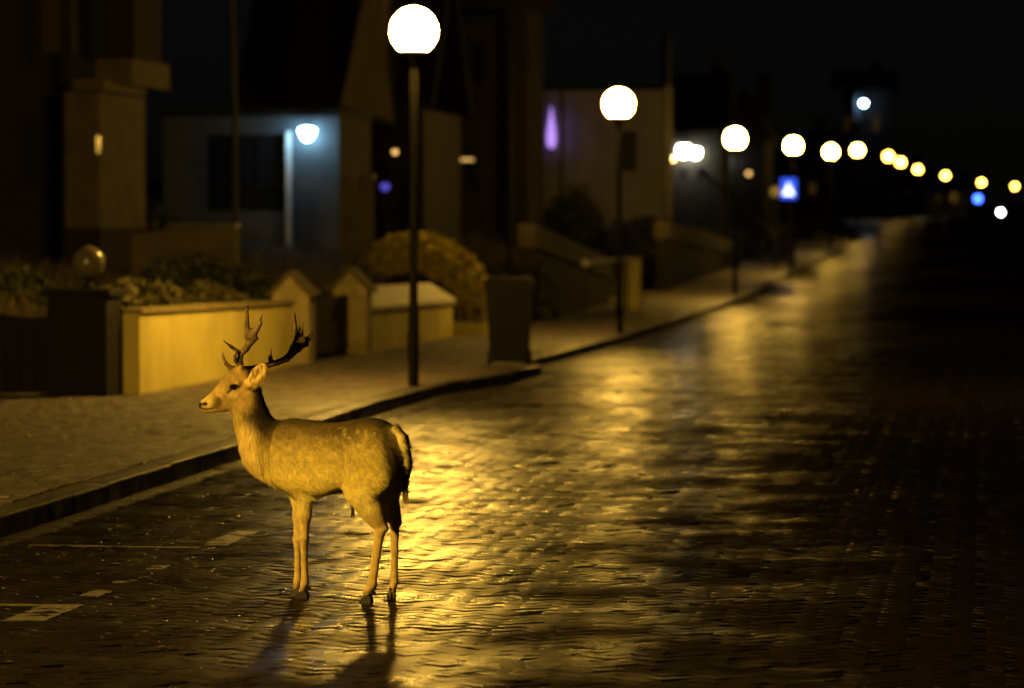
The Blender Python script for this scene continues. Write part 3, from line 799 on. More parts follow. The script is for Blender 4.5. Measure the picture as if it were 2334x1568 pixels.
for q, (a0, a1) in enumerate(((780, 806), (818, 850))):
    t = thing('garden_post', ['pale thick post beside the grey annexe corner', 'wider pale post next to the post at the annexe corner'][q], 'post', (X((a0 + a1) / 2, 73), 73, zz))
    w2 = (X(a1, 73) - X(a0, 73)) / 2
    MB().bevel_box(-w2, w2, -w2, w2, -.5, Z(405, 73, 800) - zz, .02).build('shaft', 'house_render', t)
    MB().bevel_box(-w2 - .03, w2 + .03, -w2 - .03, w2 + .03, Z(405, 73, 800) - zz + .001, Z(405, 73, 800) - zz + .05, .01).build('cap', 'kerb', t)

# 4: middle house with the amber porch lamp
Y4 = 96.0
h4 = thing('porch_house', 'dark house with an amber lit porch behind the first lamp post', 'house', (0, 0, 0))
zz = Z(450, Y4, 1050)
opn4 = [(X(1018, Y4), X(1084, Y4), Z(430, Y4, 1050), Z(352, Y4, 1050)), (X(945, Y4), X(975, Y4), Z(452, Y4, 960), Z(380, Y4, 960)), (X(1040, Y4), X(1100, Y4), Z(190, Y4, 1050), Z(100, Y4, 1050))]
facade(h4, X(890, Y4), X(1172, Y4), zz - 2.5, Z(40, Y4, 1050), Y4, opn4, 3.0, 'house_brick')
window(h4, *opn4[0], Y4 + .1, 2, 1); window(h4, *opn4[2], Y4 + .1, 2, 1)
MB().box(opn4[1][0] + .01, opn4[1][1] - .01, Y4 + .08, Y4 + .14, opn4[1][2] + .01, opn4[1][3] - .01).build('door', 'wood', h4)
MB().box(X(1172, Y4) + .002, X(1206, Y4), Y4 - .3, Y4 + 3.0, zz - 2.5, Z(20, Y4, 1200)).build('corner_wall', 'house_brick', h4)
MB().box(X(1010, Y4), X(1092, Y4), Y4 - .9, Y4 - .002, Z(350, Y4, 1050), Z(338, Y4, 1050)).build('window_canopy', 'dark_wall', h4)
gable_roof(h4, X(885, Y4), X(1206, Y4), Y4, Y4 + 3, Z(15, Y4, 1050), 3.0, 'x', .3)
wall_light('amber porch lamp just past the first lamp post', at(958, 362, Y4 - .25), .085, 'amber lamp', 'ball')
wall_light('dull amber lamp beside the gabled house door', at(900, 346, Y3 - .25), .06, 'dull amber lamp', 'ball')
t = thing('window_lamp', 'faint amber strip light over the porch house window', 'strip light', at(1050, 364, Y4 - .2))
MB().bevel_box(-.32, .32, -.03, .03, -.03, .03, .01).build('tube', 'faint amber lamp', t)
MB().box(-.35, .35, .05, .2, -.02, .02).build('bracket', 'iron', t)
t = wall_light('dim blue lamp low beside the pale garden posts', at(877, 425, 80), .10, 'blue night lamp', 'ball')
zz = bz(at(877, 425, 80).x, 80) - at(877, 425, 80).z
MB().tube([(0, 0, zz - .2), (0, 0, -.08)], .03, 8).build('post', 'iron', t)
# poles
def pole(label, px0, py0, px1, Y, r):
    b0, t0 = at(px0, py0, Y), at(px1, -60, Y)
    zb2 = bz(b0.x, Y)
    t = thing('flag_pole', label, 'pole', (b0.x, Y, zb2))
    MB().tube([(0, 0, -.3), (0, 0, (t0.z - zb2) * .5), (t0.x - b0.x, 0, t0.z - zb2 + 1.0)], [r, r * .9, r * .7], 10).build('shaft', 'pole_paint', t, True)
    MB().lathe([(.001, t0.z - zb2 + 1.0), (r * 1.2, t0.z - zb2 + 1.06), (.001, t0.z - zb2 + 1.13)], t0.x - b0.x, 0, 10).build('finial', 'white', t, True)
pole('tall slim pole before the grey annexe windows', 536, 490, 524, 66, .055)
pole('tall dim pole between the porch house and the violet lit house', 1162, 470, 1158, 86, .06)

# 5: white house with the violet glow
Y5 = 112.0
h5 = thing('white_house', 'white cube house washed by a violet glow behind the second lamp', 'house', (0, 0, 0))
zz = Z(480, Y5, 1400)
opn5 = [(X(1412, Y5), X(1450, Y5), Z(390, Y5, 1430), Z(300, Y5, 1430))]
facade(h5, X(1240, Y5), X(1512, Y5), zz - 3, Z(206, Y5, 1400), Y5, opn5, 2.6, 'white_wall')
window(h5, *opn5[0], Y5 + .1, 1, 2)
MB().box(X(1234, Y5), X(1516, Y5), Y5 - .2, Y5 + 2.7, Z(206, Y5, 1400) + .002, Z(196, Y5, 1400)).build('roof', 'dark_wall', h5)
MB().box(X(1490, Y5), X(1510, Y5), Y5 + 2, Y5 + 2.5, Z(196, Y5, 1400) + .002, Z(70, Y5, 1530)).build('chimney', 'dark_wall', h5)
MB().box(X(1276, Y5), X(1281, Y5), Y5 - .07, Y5 - .002, zz - 2, Z(206, Y5, 1270)).build('drainpipe', 'dark_wall', h5)
MB().box(X(1512, Y5) + .002, X(1512, Y5) + .04, Y5 - .01, Y5 + 2.6, zz - 3, Z(206, Y5, 1400)).build('side_shade_panel', 'dark_wall', h5)  # dark sheet added to keep the lamplit side wall dark
vp = at(1256, 290, Y5 - .35)
vt = thing('wall_light', 'glowing violet spindle shaped as the glow of the wall light on the white house', 'wall light', vp)
MB().lathe([(.02, -.62), (.09, -.56), (.14, -.42), (.13, -.18), (.08, .15), (.04, .4), (.012, .6)], n=16).build('glow_shape', 'violet glow', vt, True)  # glowing body shaped as the pool of light on the wall
MB().lathe([(.1, -.72), (.1, -.67)], n=12).build('cap', 'iron', vt, True)
MB().box(-.03, .03, 0, .35, -.70, -.64).build('bracket', 'iron', vt)

# 6: house with white porch lights and the garden stair
Y6 = 146.0
def plain_house(name, label, px0, px1, py_top, py_base, Y, material, wins, roof_h=2.2, along='x'):
    t = thing(name, label, 'house', (0, 0, 0))
    x0, x1, z1 = X(px0, Y), X(px1, Y), Z(py_top, Y, px0)
    zz = min(bz((x0 + x1) / 2, Y), Z(py_base, Y, px0)) - 1.5
    op = [(X(a, Y), X(b_, Y), Z(d, Y, a), Z(c, Y, a)) for a, b_, c, d in wins]
    facade(t, x0, x1, zz, z1, Y, op, 6.0, material)
    for o in op: window(t, *o, Y + .1, 2, 1)
    gable_roof(t, x0, x1, Y, Y + 6, z1, roof_h, along, .3)
    if along != 'x':
        gable_end(t, x0, x1, Y + .02, Y + 5.98, z1 + .002, roof_h, material)
    else:
        ym = Y + 3
        for xx in (x0 + .02, x1 - .22):
            MB().prism([(Y + .02, z1 + .002), (Y + 5.98, z1 + .002), (ym, z1 + roof_h - .05)], 'x', xx, xx + .2).build('gable', material, t)
    MB().box((x0 + x1) / 2 + .4, (x0 + x1) / 2 + 1.0, Y + 3.2, Y + 3.7, z1 + roof_h * .5, z1 + roof_h + .8).build('chimney', 'house_brick', t)
    return t
plain_house('hill_house', 'dark hill house with twin white porch lights', 1525, 1640, 300, 430, Y6, 'dark_wall', [(1545, 1565, 385, 415), (1590, 1612, 385, 415)], 2.2)
wall_light('twin white porch light, the larger of the touching two', at(1559, 343, Y6 - .3), .26, 'white porch lamp', 'ball')
wall_light('twin white porch light, the lower of the touching two', at(1584, 348, Y6 - .3), .20, 'white porch lamp', 'ball')
wall_light('small amber lamp left of the twin white porch lights', at(1532, 361, Y6 - .3), .12, 'amber lamp', 'ball')
plain_house('hill_house', 'dark hill house with one white lamp under the third street lamp', 1642, 1740, 318, 440, 158.0, 'dark_wall', [(1690, 1712, 385, 415)], 2.0, 'y')
wall_light('single white lamp under the third street globe', at(1650, 366, 157.7), .15, 'pale lamp', 'ball')
wall_light('faint brown lamp right of the third street globe', at(1706, 395, 157.6), .10, 'dull amber lamp', 'ball')['label'] = 'faint amber lamp right of the third street globe'
st = thing('stair_rail', 'pale hand rail running down the garden steps behind the third lamp', 'rail', (0, 0, 0))
s0, s1 = at(1590, 385, 132), at(1740, 515, 122)
MB().tube([s0, s0.lerp(s1, .5) + Vector((0, 0, .03)), s1, at(1764, 530, 121), at(1768, 570, 121)], .06, 8).build('bar', 'steel', st)
for q in np.linspace(0, 1, 6):
    p = s0.lerp(s1, float(q)); MB().tube([(p.x, p.y, p.z - 1.0), p], .025, 6).build('post', 'steel', st)
# 7: tall block with the icy light, 8: pale far house, more roofs
plain_house('tall_block', 'tall dark block carrying the icy blue light', 1900, 2030, 205, 420, 240.0, 'dark_wall', [(1920, 1940, 260, 300), (1985, 2005, 260, 300), (1920, 1940, 340, 370)], 1.2)
MB().box(X(1946, 239.4), X(1958, 239.4), 239.4, 239.9, Z(275, 239.4, 1950), Z(215, 239.4, 1950)).build('stair_shaft', 'grey_wall', bpy.data.objects['tall_block'])
wall_light('icy blue light high on the tall block', at(1968, 235, 239.0), .16, 'icy lamp', 'ball')
plain_house('far_house', 'pale far house under the tenth street lamp', 2112, 2202, 440, 480, 390.0, 'grey_wall', [(2130, 2142, 440, 460), (2165, 2180, 440, 460)], 2.0)
plain_house('far_house', 'dark far house between the tall block and the pale far house', 2040, 2108, 425, 480, 335.0, 'dark_wall', [(2060, 2075, 425, 445)], 2.0)
plain_house('far_house', 'dark house behind the blue crossing sign', 1780, 1880, 395, 480, 190.0, 'house_brick', [(1800, 1820, 415, 445), (1840, 1860, 415, 445)], 2.0)
# pole lights at the far end
def pole_light(label, px, py, Y, r, material):
    p = at(px, py, Y); zg = float(road_z(Y)) if p.x > kerb_x(Y) else bz(p.x, Y) if p.x < WALL_X else float(pave_z(Y))
    zg = min(zg, p.z - .5)
    t = thing('post_light', label, 'lamp', (p.x, Y, zg))
    MB().tube([(0, 0, -.3), (0, 0, p.z - zg - r)], .04, 8).build('post', 'iron', t)
    MB().lathe([(max(r * math.sin(a), .001), p.z - zg - r * math.cos(a)) for a in np.linspace(.1, PI - .1, 10)], n=14).build('globe', material, t, True)
pole_light('far round blue light below the eleventh street lamp', 2228, 453, 360, .30, 'deep blue lamp')
pole_light('far white light low at the road end', 2280, 484, 330, .17, 'pale lamp')

# ------------------------------------------------------------------ crossing sign and round sign
ysg = 112.0
ps = at(1797, 430, ysg)
zg = float(pave_z(ysg))
sg = thing('crossing_sign', 'lit blue square crossing sign on a slim post', 'sign', (ps.x, ysg, zg))
MB().tube([(.02, .09, -.1), (.02, .09, ps.z - zg + .3)], .035, 10).build('post', 'steel', sg, True)
MB().bevel_box(-.23, .23, -.06, .055, ps.z - zg - .30, ps.z - zg + .30, .03).build('box', 'blue_sign', sg)
z0 = ps.z - zg
tri = MB().prism([(-.17, z0 - .19), (.17, z0 - .19), (0, z0 + .19)], 'y', -.066, -.058).build('triangle', 'white_sign', sg)
fg = MB()
fg.prism([(-.022, z0 - .02), (.03, z0 - .03), (.02, z0 + .055), (-.01, z0 + .055)], 'y', -.070, -.0665)
fg.prism([(-.02, z0 - .02), (.005, z0 - .03), (-.045, z0 - .15), (-.065, z0 - .145)], 'y', -.070, -.0665)
fg.prism([(.008, z0 - .03), (.03, z0 - .03), (.065, z0 - .15), (.045, z0 - .155)], 'y', -.070, -.0665)
fg.prism([(.012 + .02 * math.cos(a), z0 + .085 + .02 * math.sin(a)) for a in np.linspace(0, 2 * PI, 9)[:-1]], 'y', -.070, -.0665)
fg.build('walking_figure', 'iron', tri)
pr = at(1767, 437, 118.0)
rs = thing('round_sign', 'small round grey sign beside the blue crossing sign', 'sign', (pr.x, 118.0, bz(pr.x, 118.0) if pr.x < WALL_X else float(pave_z(118))))
zr = pr.z - rs.location.z
MB().tube([(0, .05, -.1), (0, .05, zr + .1)], .03, 8).build('post', 'steel', rs)
MB().tube([(0, -.01, zr), (0, .02, zr)], .16, 20).build('plate', 'grey_sign', rs)

# ------------------------------------------------------------------ the fallow buck
# built in a frame with x to the right of the line of sight, y away from the camera, z up
TH = math.radians(30); CT, ST = math.cos(TH), math.sin(TH)
def B(bx, by, bz_): return np.array([-bx * CT - by * ST, bx * ST - by * CT, bz_])
def I1(cx, cy, y):                    # picture position on the deer (close crop) at depth y
    return np.array([(cx - 800) / 944.7, y, (1480 - cy) / 944.7 - 0.1 * y])
def I2(cx, cy, y):                    # the same from the closer crop of the head
    return I1((30 + cx / 4.9) * 2.01, (20 + cy / 4.9) * 2.01, y)

class Field:
    def __init__(s, lo, hi, h):
        s.lo, s.h = np.array(lo, float), h
        s.n = np.ceil((np.array(hi) - s.lo) / h).astype(int) + 1
        s.F = np.full(s.n, 0.5, np.float32)
    def region(s, lo, hi):
        a = np.clip(np.floor((np.array(lo) - s.lo) / s.h).astype(int), 0, s.n)
        b = np.clip(np.ceil((np.array(hi) - s.lo) / s.h).astype(int) + 1, 0, s.n)
        ax = [(s.lo[k] + s.h * np.arange(a[k], b[k])).astype(np.float32) for k in range(3)]
        return tuple(slice(a[k], b[k]) for k in range(3)), ax[0][:, None, None], ax[1][None, :, None], ax[2][None, None, :]
    def blend(s, sl, d, k):
        f = s.F[sl]
        hh = np.maximum(k - np.abs(f - d), 0) / k
        s.F[sl] = np.minimum(f, d) - hh * hh * k * .25
    def carve(s, sl, d, k):
        f = s.F[sl]; d = -d
        hh = np.maximum(k - np.abs(f - d), 0) / k
        s.F[sl] = np.maximum(f, d) + hh * hh * k * .25
    def cone(s, a, b, ra, rb, k=.02, flat=None, carve=False):
        """Tapered limb from a to b; flat = (axis, factor) squashes it along an axis."""
        a, b = np.asarray(a, float), np.asarray(b, float)
        m = max(ra, rb) + k + .02
        sl, x, y, z = s.region(np.minimum(a, b) - m, np.maximum(a, b) + m)
        d = b - a; L2 = max(float(d @ d), 1e-9)
        px, py, pz = x - a[0], y - a[1], z - a[2]
        t = np.clip((px * d[0] + py * d[1] + pz * d[2]) / L2, 0, 1)
        qx, qy, qz = px - t * d[0], py - t * d[1], pz - t * d[2]
        if flat is not None:
            n = np.asarray(flat[0], float); n = n / np.linalg.norm(n); g = 1 / flat[1] - 1
            dn = (qx * n[0] + qy * n[1] + qz * n[2]) * g
            qx, qy, qz = qx + n[0] * dn, qy + n[1] * dn, qz + n[2] * dn
        dist = np.sqrt(qx * qx + qy * qy + qz * qz) - (ra + (rb - ra) * t)
        (s.carve if carve else s.blend)(sl, dist.astype(np.float32), k)
    def chain(s, pts, rs, k=.02, flat=None):
        for i in range(len(pts) - 1): s.cone(pts[i], pts[i + 1], rs[i], rs[i + 1], k, flat)
    def ell(s, c, axes, radii, k=.03, carve=False):
        c = np.asarray(c, float); m = max(radii) + k + .02
        sl, x, y, z = s.region(c - m, c + m)
        px, py, pz = x - c[0], y - c[1], z - c[2]
        q = 0
        for ax, r in zip(axes, radii):
            ax = np.asarray(ax, float); ax = ax / np.linalg.norm(ax)
            q = q + ((px * ax[0] + py * ax[1] + pz * ax[2]) / r) ** 2
        q = np.sqrt(q)
        (s.carve if carve else s.blend)(sl, ((q - 1) * min(radii) * (.6 + .4 * (max(radii) / min(radii)) ** .3)).astype(np.float32), k)
    def mesh(s):
        """Surface nets."""
        F = s.F; neg = F < 0
        n0, n1, n2 = F.shape
        cnt = np.zeros((n0 - 1, n1 - 1, n2 - 1), np.int8)
        for a in (0, 1):
            for b in (0, 1):
                for c in (0, 1): cnt += neg[a:n0 - 1 + a, b:n1 - 1 + b, c:n2 - 1 + c]
        act = (cnt > 0) & (cnt < 8)
        ci = np.argwhere(act)
        idx = np.full(act.shape, -1, np.int32); idx[act] = np.arange(len(ci))
        acc = np.zeros((len(ci), 3)); num = np.zeros(len(ci))
        corners = [(a, b, c) for a in (0, 1) for b in (0, 1) for c in (0, 1)]
        for p in corners:
            for ax in range(3):
                if p[ax]: continue
                q = list(p); q[ax] = 1
                fa = F[ci[:, 0] + p[0], ci[:, 1] + p[1], ci[:, 2] + p[2]]; fb = F[ci[:, 0] + q[0], ci[:, 1] + q[1], ci[:, 2] + q[2]]
                cr = (fa < 0) != (fb < 0)
                t = np.where(cr, fa / np.where(fa == fb, 1, fa - fb), 0)
                pt = np.array(p, float)[None] + np.eye(3)[ax][None] * t[:, None]
                acc += pt * cr[:, None]; num += cr
        V = (ci + acc / num[:, None]) * s.h + s.lo
        faces = []
        for ax in range(3):
            u, v = [(1, 2), (2, 0), (0, 1)][ax]
            sa = [slice(None)] * 3; sb = [slice(None)] * 3
            sa[ax] = slice(0, -1); sb[ax] = slice(1, None)
            ch = neg[tuple(sa)] != neg[tuple(sb)]
            e = np.argwhere(ch)
            e = e[(e[:, u] > 0) & (e[:, v] > 0) & (e[:, u] < F.shape[u] - 1) & (e[:, v] < F.shape[v] - 1)]
            def cell(du, dv):
                c = e.copy(); c[:, u] -= du; c[:, v] -= dv
                return idx[c[:, 0], c[:, 1], c[:, 2]]
            q = np.stack([cell(1, 1), cell(0, 1), cell(0, 0), cell(1, 0)], 1)
            fl = ~neg[e[:, 0], e[:, 1], e[:, 2]]
            q[fl] = q[fl][:, ::-1]
            faces.append(q)
        return V, np.concatenate(faces)
    def surf_y(s, x, z):
        """Depth of the first surface met from the camera side at (x, z)."""
        i, k = int(round((x - s.lo[0]) / s.h)), int(round((z - s.lo[2]) / s.h))
        col = s.F[i, :, k]; j = np.argmax(col < 0)
        return s.lo[1] + s.h * j

def smooth_interp(xs, ys, n=160):
    t = np.linspace(0, len(xs) - 1, n); i = np.clip(t.astype(int), 0, len(xs) - 2); f = t - i
    def P(a, j): return np.asarray(a)[np.clip(j, 0, len(a) - 1)]
    def cr(a):
        p0, p1, p2, p3 = P(a, i - 1), P(a, i), P(a, i + 1), P(a, i + 2)
        return .5 * (2 * p1 + (p2 - p0) * f + (2 * p0 - 5 * p1 + 4 * p2 - p3) * f * f + (3 * p1 - p0 - 3 * p2 + p3) * f ** 3)
    return cr(xs), cr(ys)

D = Field((-.80, -.30, -.01), (.40, .50, 1.30), .0045)
# trunk: stations along the spine (x forward), top, bottom and half width
SX = [-.335, -.30, -.25, -.17, -.07, .03, .13, .22, .31, .39, .46, .52, .56]
ST_ = [.775, .845, .885, .905, .898, .882, .880, .890, .893, .872, .835, .79, .755]
SB = [.70, .64, .60, .58, .562, .540, .518, .510, .525, .570, .635, .69, .72]
SW = [.035, .085, .125, .142, .142, .150, .155, .150, .135, .122, .105, .078, .045]
sl, x, y, z = D.region((-.80, -.30, .35), (.40, .50, 1.0))
bxx = -x * CT + y * ST + 0 * z; byy = -x * ST - y * CT + 0 * z; zz_ = z + 0 * bxx
xs_, tops = smooth_interp(SX, ST_); _, bots = smooth_interp(SX, SB); _, wids = smooth_interp(SX, SW)
tp, bt, wd_ = np.interp(bxx, xs_, tops), np.interp(bxx, xs_, bots), np.interp(bxx, xs_, wids)
cz_, hh_ = (tp + bt) / 2, (tp - bt) / 2
tt = (zz_ - cz_) / hh_
wd2 = wd_ * (1 - .16 * np.clip(tt, 0, 1.2) - .06 * np.clip(-tt, 0, 1.2))
ex = np.maximum(np.maximum(SX[0] - bxx, bxx - SX[-1]), 0)
rr = np.sqrt((byy / wd2) ** 2 + np.abs(tt) ** 2.2)
D.blend(sl, ((rr - 1) * np.minimum(wd_, hh_) * .85 + ex * 1.2).astype(np.float32), .01)
bodyax = [B(1, 0, 0), B(0, 1, 0), np.array([0, 0, 1.])]
for s_ in (1, -1):
    # haunch, hip point, shoulder blade, upper arm
    D.ell(B(-.20, s_ * .085, .705), [B(1, 0, -.35), B(0, 1, 0), B(.35, 0, 1)], (.115, .065, .165), .05)
    D.ell(B(-.07, s_ * .105, .80), bodyax, (.05, .035, .04), .05)
    D.ell(B(.31, s_ * .085, .72), [B(1, 0, .5), B(0, 1, 0), B(-.5, 0, 1)], (.085, .05, .135), .05)
    D.ell(B(.10, s_ * .095, .66), bodyax, (.16, .05, .11), .06)
D.ell(B(.425, 0, .715), bodyax, (.085, .08, .085), .06)
# hind leg of the near side, then of the far side
def hind(y0, stifle, hock, fet, toe, hip, q=1.0):
    D.chain([hip, stifle], [.105, .078], .05, (B(0, 1, 0), .62))
    D.chain([stifle, stifle * .48 + hock * .52, stifle * .2 + hock * .8, hock], [.078, .060 * q, .042 * q, .029 * q], .03, (B(0, 1, 0), .72))
    D.cone(hock + B(-.018, 0, .018), hock + B(-.03, 0, -.012), .014, .012, .015)
    mid = hock * .5 + fet * .5
    D.chain([hock, hock * .8 + mid * .2, mid, fet], [.029 * q, .0265 * q, .0215 * q, .0225 * q], .012, (B(0, 1, 0), .85))
    D.cone(fet, toe, .0225 * q, .019, .01)
hind(0, I1(882, 975, -.13), I1(972, 1135, -.125), I1(932, 1408, -.145), I1(905, 1452, -.15), B(-.19, .085, .70))
hind(0, I1(985, 985, .03), I1(1040, 1105, .03), I1(1037, 1395, .03), I1(1025, 1450, .03), B(-.20, -.085, .70), .86)
# forelegs
def fore(elbow, knee, fet, toe, sh):
    D.chain([sh, elbow], [.075, .052], .05, (B(0, 1, 0), .62))
    D.chain([elbow, elbow * .5 + knee * .5, knee], [.050, .030, .0225], .03, (B(0, 1, 0), .85))
    D.chain([knee, knee + (fet - knee) * .12, knee * .4 + fet * .6, fet], [.0265, .0185, .0158, .0205], .010)
    D.cone(fet, toe, .019, .016, .01)
fore(I1(622, 965, .05), I1(614, 1190, .06), I1(618, 1398, .075), I1(604, 1435, .08), B(.27, .08, .68))
fore(I1(598, 965, .19), I1(584, 1192, .21), I1(584, 1385, .22), I1(576, 1425, .225), B(.30, -.07, .68))
# neck
ny = [.175, .19, .205, .215, .225]
D.chain([I1(432, 775, .17), I1(405, 710, ny[1]), I1(374, 640, ny[2]), I1(354, 570, ny[3]), I1(350, 490, ny[4])], [.110, .093, .079, .071, .065], .05, (np.array([.15, 1, 0]), .84))
# head: narrower across than deep
HA = (np.array([.28, 1, 0]), .78)
hy0 = .215; hy = lambda cx: hy0 + (640 - cx) / 2303 * .28
D.chain([I2(610, 975, hy(610)), I2(500, 1075, hy(500)), I2(420, 1145, hy(420))], [.060, .058, .052], .03, HA)
D.chain([I2(420, 1140, hy(420)), I2(320, 1205, hy(320)), I2(215, 1248, hy(215))], [.052, .040, .0335], .02, HA)
D.cone(I2(330, 1270, hy(330)), I2(235, 1295, hy(235)), .024, .0165, .02, HA)          # chin
D.cone(I2(600, 1190, hy(600)), I2(430, 1240, hy(430)), .050, .036, .03, HA)            # jaw
D.cone(I2(620, 890, hy(620)), I2(520, 930, hy(520)), .040, .032, .03, HA)              # brow
for s_ in (-1, 1):                                                                      # eye ridges and pedicles
    D.cone(I2(590, 1010, hy(590) + s_ * .046), I2(500, 1035, hy(500) + s_ * .040), .015, .012, .015)
    D.cone(I2(618, 880, hy(618) + s_ * .022), I2(625, 825, hy(625) + s_ * .028), .017, .0145, .012)
    D.ell(I2(205, 1228, hy(205) + s_ * .022), [(1, 0, 0), (0, 1, 0), (0, 0, 1)], (.016, .010, .012), .012)
D.ell(I2(212, 1236, hy(212) - .034), [(1, 0, .45), (.25, 1, 0), (-.45, 0, 1)], (.012, .008, .0055), .004, carve=True)
D.ell(I2(548, 1052, hy(548) - .052), [(1, 0, 0), (0, 1, 0), (0, 0, 1)], (.018, .012, .011), .008, carve=True)
# ears: cupped
def ear(base, tip, face, wide, k):
    base, tip = np.asarray(base), np.asarray(tip)
    ax = tip - base; L = np.linalg.norm(ax); ax = ax / L
    face = np.asarray(face, float); face = face - ax * (face @ ax); face /= np.linalg.norm(face)
    wd = np.cross(ax, face)
    c = base + ax * L * .54
    D.ell(c, [ax, wd, face], (L * .56, wide, .016), .012)
    D.cone(base - ax * .01, base + ax * .025, .017, .02, .015)
    D.ell(c + face * .016 + ax * .004, [ax, wd, face], (L * .47, wide * .72, .0145), .004, carve=True)
    return c, ax, wd, face
EAR = ear(I2(735, 1015, hy0 - .055), I2(900, 812, hy0 - .075), (-.3, -1, .15), .036, 0)
ear(I2(690, 990, hy0 + .055), I2(790, 830, hy0 + .12), (-.8, .6, .1), .029, 0)
# tail
D.chain([B(-.30, 0, .855), B(-.335, -.01, .80), B(-.347, -.012, .70), B(-.340, -.012, .56)], [.026, .033, .029, .010], .02, (B(1, 0, 0), .6))

V, Fq = D.mesh()
bxv = -V[:, 0] * CT + V[:, 1] * ST; byv = -V[:, 0] * ST - V[:, 1] * CT; zv = V[:, 2]
def sstep(a, b, v): t = np.clip((v - a) / (b - a), 0, 1); return t * t * (3 - 2 * t)
def hdist(cx, cy): p = I2(cx, cy, 0); return np.hypot(V[:, 0] - p[0], V[:, 2] + .1 * V[:, 1] - p[2]) * 2303     # distance in the head picture
def lerp(c, col, w): return c * (1 - w[:, None]) + np.array(col)[None] * w[:, None]
nz1 = vnoise(V, 38, 1) - .5; nz2 = vnoise(V, 9, 2) - .5; nz3 = vnoise(V * [1, 1, .4], 120, 5) - .5
tan_, brown, dark, cream, black = (.33, .265, .12), (.10, .074, .042), (.020, .016, .012), (.50, .43, .25), (.010, .009, .008)
col = np.tile(np.array(tan_), (len(V), 1))
trunk = sstep(.56, .44, bxv)
lvl = .785 + nz1 * .04 + nz2 * .035 + .04 * sstep(-.05, -.25, bxv)
col = lerp(col, brown, trunk * sstep(lvl - .10, lvl + .07, zv))
col = lerp(col, (.45, .37, .17), trunk * sstep(.70, .62, zv + nz2 * .05))
col = lerp(col, cream, sstep(.57, .52, zv + nz1 * .04) * (np.abs(byv) < .13))
col = lerp(col, (.37, .28, .175), sstep(.50, .40, zv))
spots = sstep(.68, .76, vnoise(V, 48, 9)) * trunk * sstep(.70, .76, zv) * sstep(.875, .85, zv) * sstep(.15, -.05, bxv)
col = lerp(col, (.30, .24, .13), spots * .7)
col = lerp(col, dark, trunk * sstep(.022, .008, np.abs(byv)) * sstep(.84, .87, zv) * .8)
# dark nape widened to paint in the head's shadow, pale throat
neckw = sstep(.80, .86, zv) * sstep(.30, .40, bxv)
nape_shade = sstep(-.10, .0, V[:, 0] - np.interp(zv, [.78, .85, .92, 1.0, 1.1], [-.38, -.415, -.445, -.46, -.46]))
col = lerp(col, dark, neckw * nape_shade * .90 * sstep(1.14, 1.08, zv))
col = lerp(col, (.46, .36, .21), sstep(.02, -.05, V[:, 0] + .40 + (zv - .75) * .25) * sstep(.92, .82, zv) * sstep(.50, .58, zv) * sstep(.36, .44, bxv))
# rump: white patch edged with black, black tail fringed with white
rp = sstep(-.245, -.275, bxv) * sstep(.54, .60, zv) * (zv < .90)
col = lerp(col, (.50, .42, .30), rp * sstep(.15, .02, np.abs(byv)))
edge = np.exp(-((np.hypot(byv / .115, (zv - .73) / .155) - 1) / .13) ** 2) * sstep(-.19, -.235, bxv) * (zv > .62)
col = lerp(col, dark, np.clip(edge, 0, 1) * .7)
tz = sstep(-.305, -.318, bxv) * (zv < .85) * (zv > .53)
col = lerp(col, black, tz * sstep(.012, .002, byv))
col = lerp(col, (.55, .47, .33), tz * sstep(.006, .014, byv) * sstep(.06, .045, byv))
# head markings, and shadow painted on cheek and jaw
hw = sstep(-.425, -.475, V[:, 0]) * sstep(.885, .96, zv - .30 * (V[:, 0] + .53))
col = lerp(col, (.31, .215, .115), hw * sstep(700, 600, hdist(300, 1100)))
col = lerp(col, (.15, .11, .055), hw * sstep(210, 60, hdist(480, 910)) * .7)
col = lerp(col, (.13, .095, .05), hw * sstep(230, 80, hdist(580, 1260)) * .65)  # lower cheek and jaw darkened, shadow painted into the coat
col = lerp(col, (.16, .115, .06), hw * np.clip(sstep(.52, .75, vnoise(V, 60, 12)), 0, 1) * .45)
col = lerp(col, (.47, .37, .22), hw * sstep(85, 25, hdist(530, 1130)) * .5)
col = lerp(col, (.045, .032, .022), hw * sstep(85, 40, np.hypot(hdist(345, 1225) * .9, 0)) * .8)
col = lerp(col, (.42, .34, .2), hw * sstep(105, 40, hdist(235, 1200)) * .8)
col = lerp(col, (.40, .31, .19), hw * sstep(70, 30, hdist(270, 1320)) * .8)
col = lerp(col, black, hw * sstep(30, 16, np.hypot((V[:, 0] - I2(212, 1236, 0)[0]) * .75, (V[:, 2] + .1 * V[:, 1] - I2(212, 1236, 0)[2])) * 2303))
col = lerp(col, black, hw * sstep(40, 18, hdist(152, 1240)))
ml = np.abs((V[:, 2] + .1 * V[:, 1]) - np.interp(V[:, 0], [I2(150, 0, 0)[0], I2(215, 0, 0)[0], I2(320, 0, 0)[0]], [I2(0, 1275, 0)[2], I2(0, 1298, 0)[2], I2(0, 1285, 0)[2]])) * 2303
col = lerp(col, black, hw * sstep(16, 5, ml) * (V[:, 0] < I2(315, 0, 0)[0]) * .9)
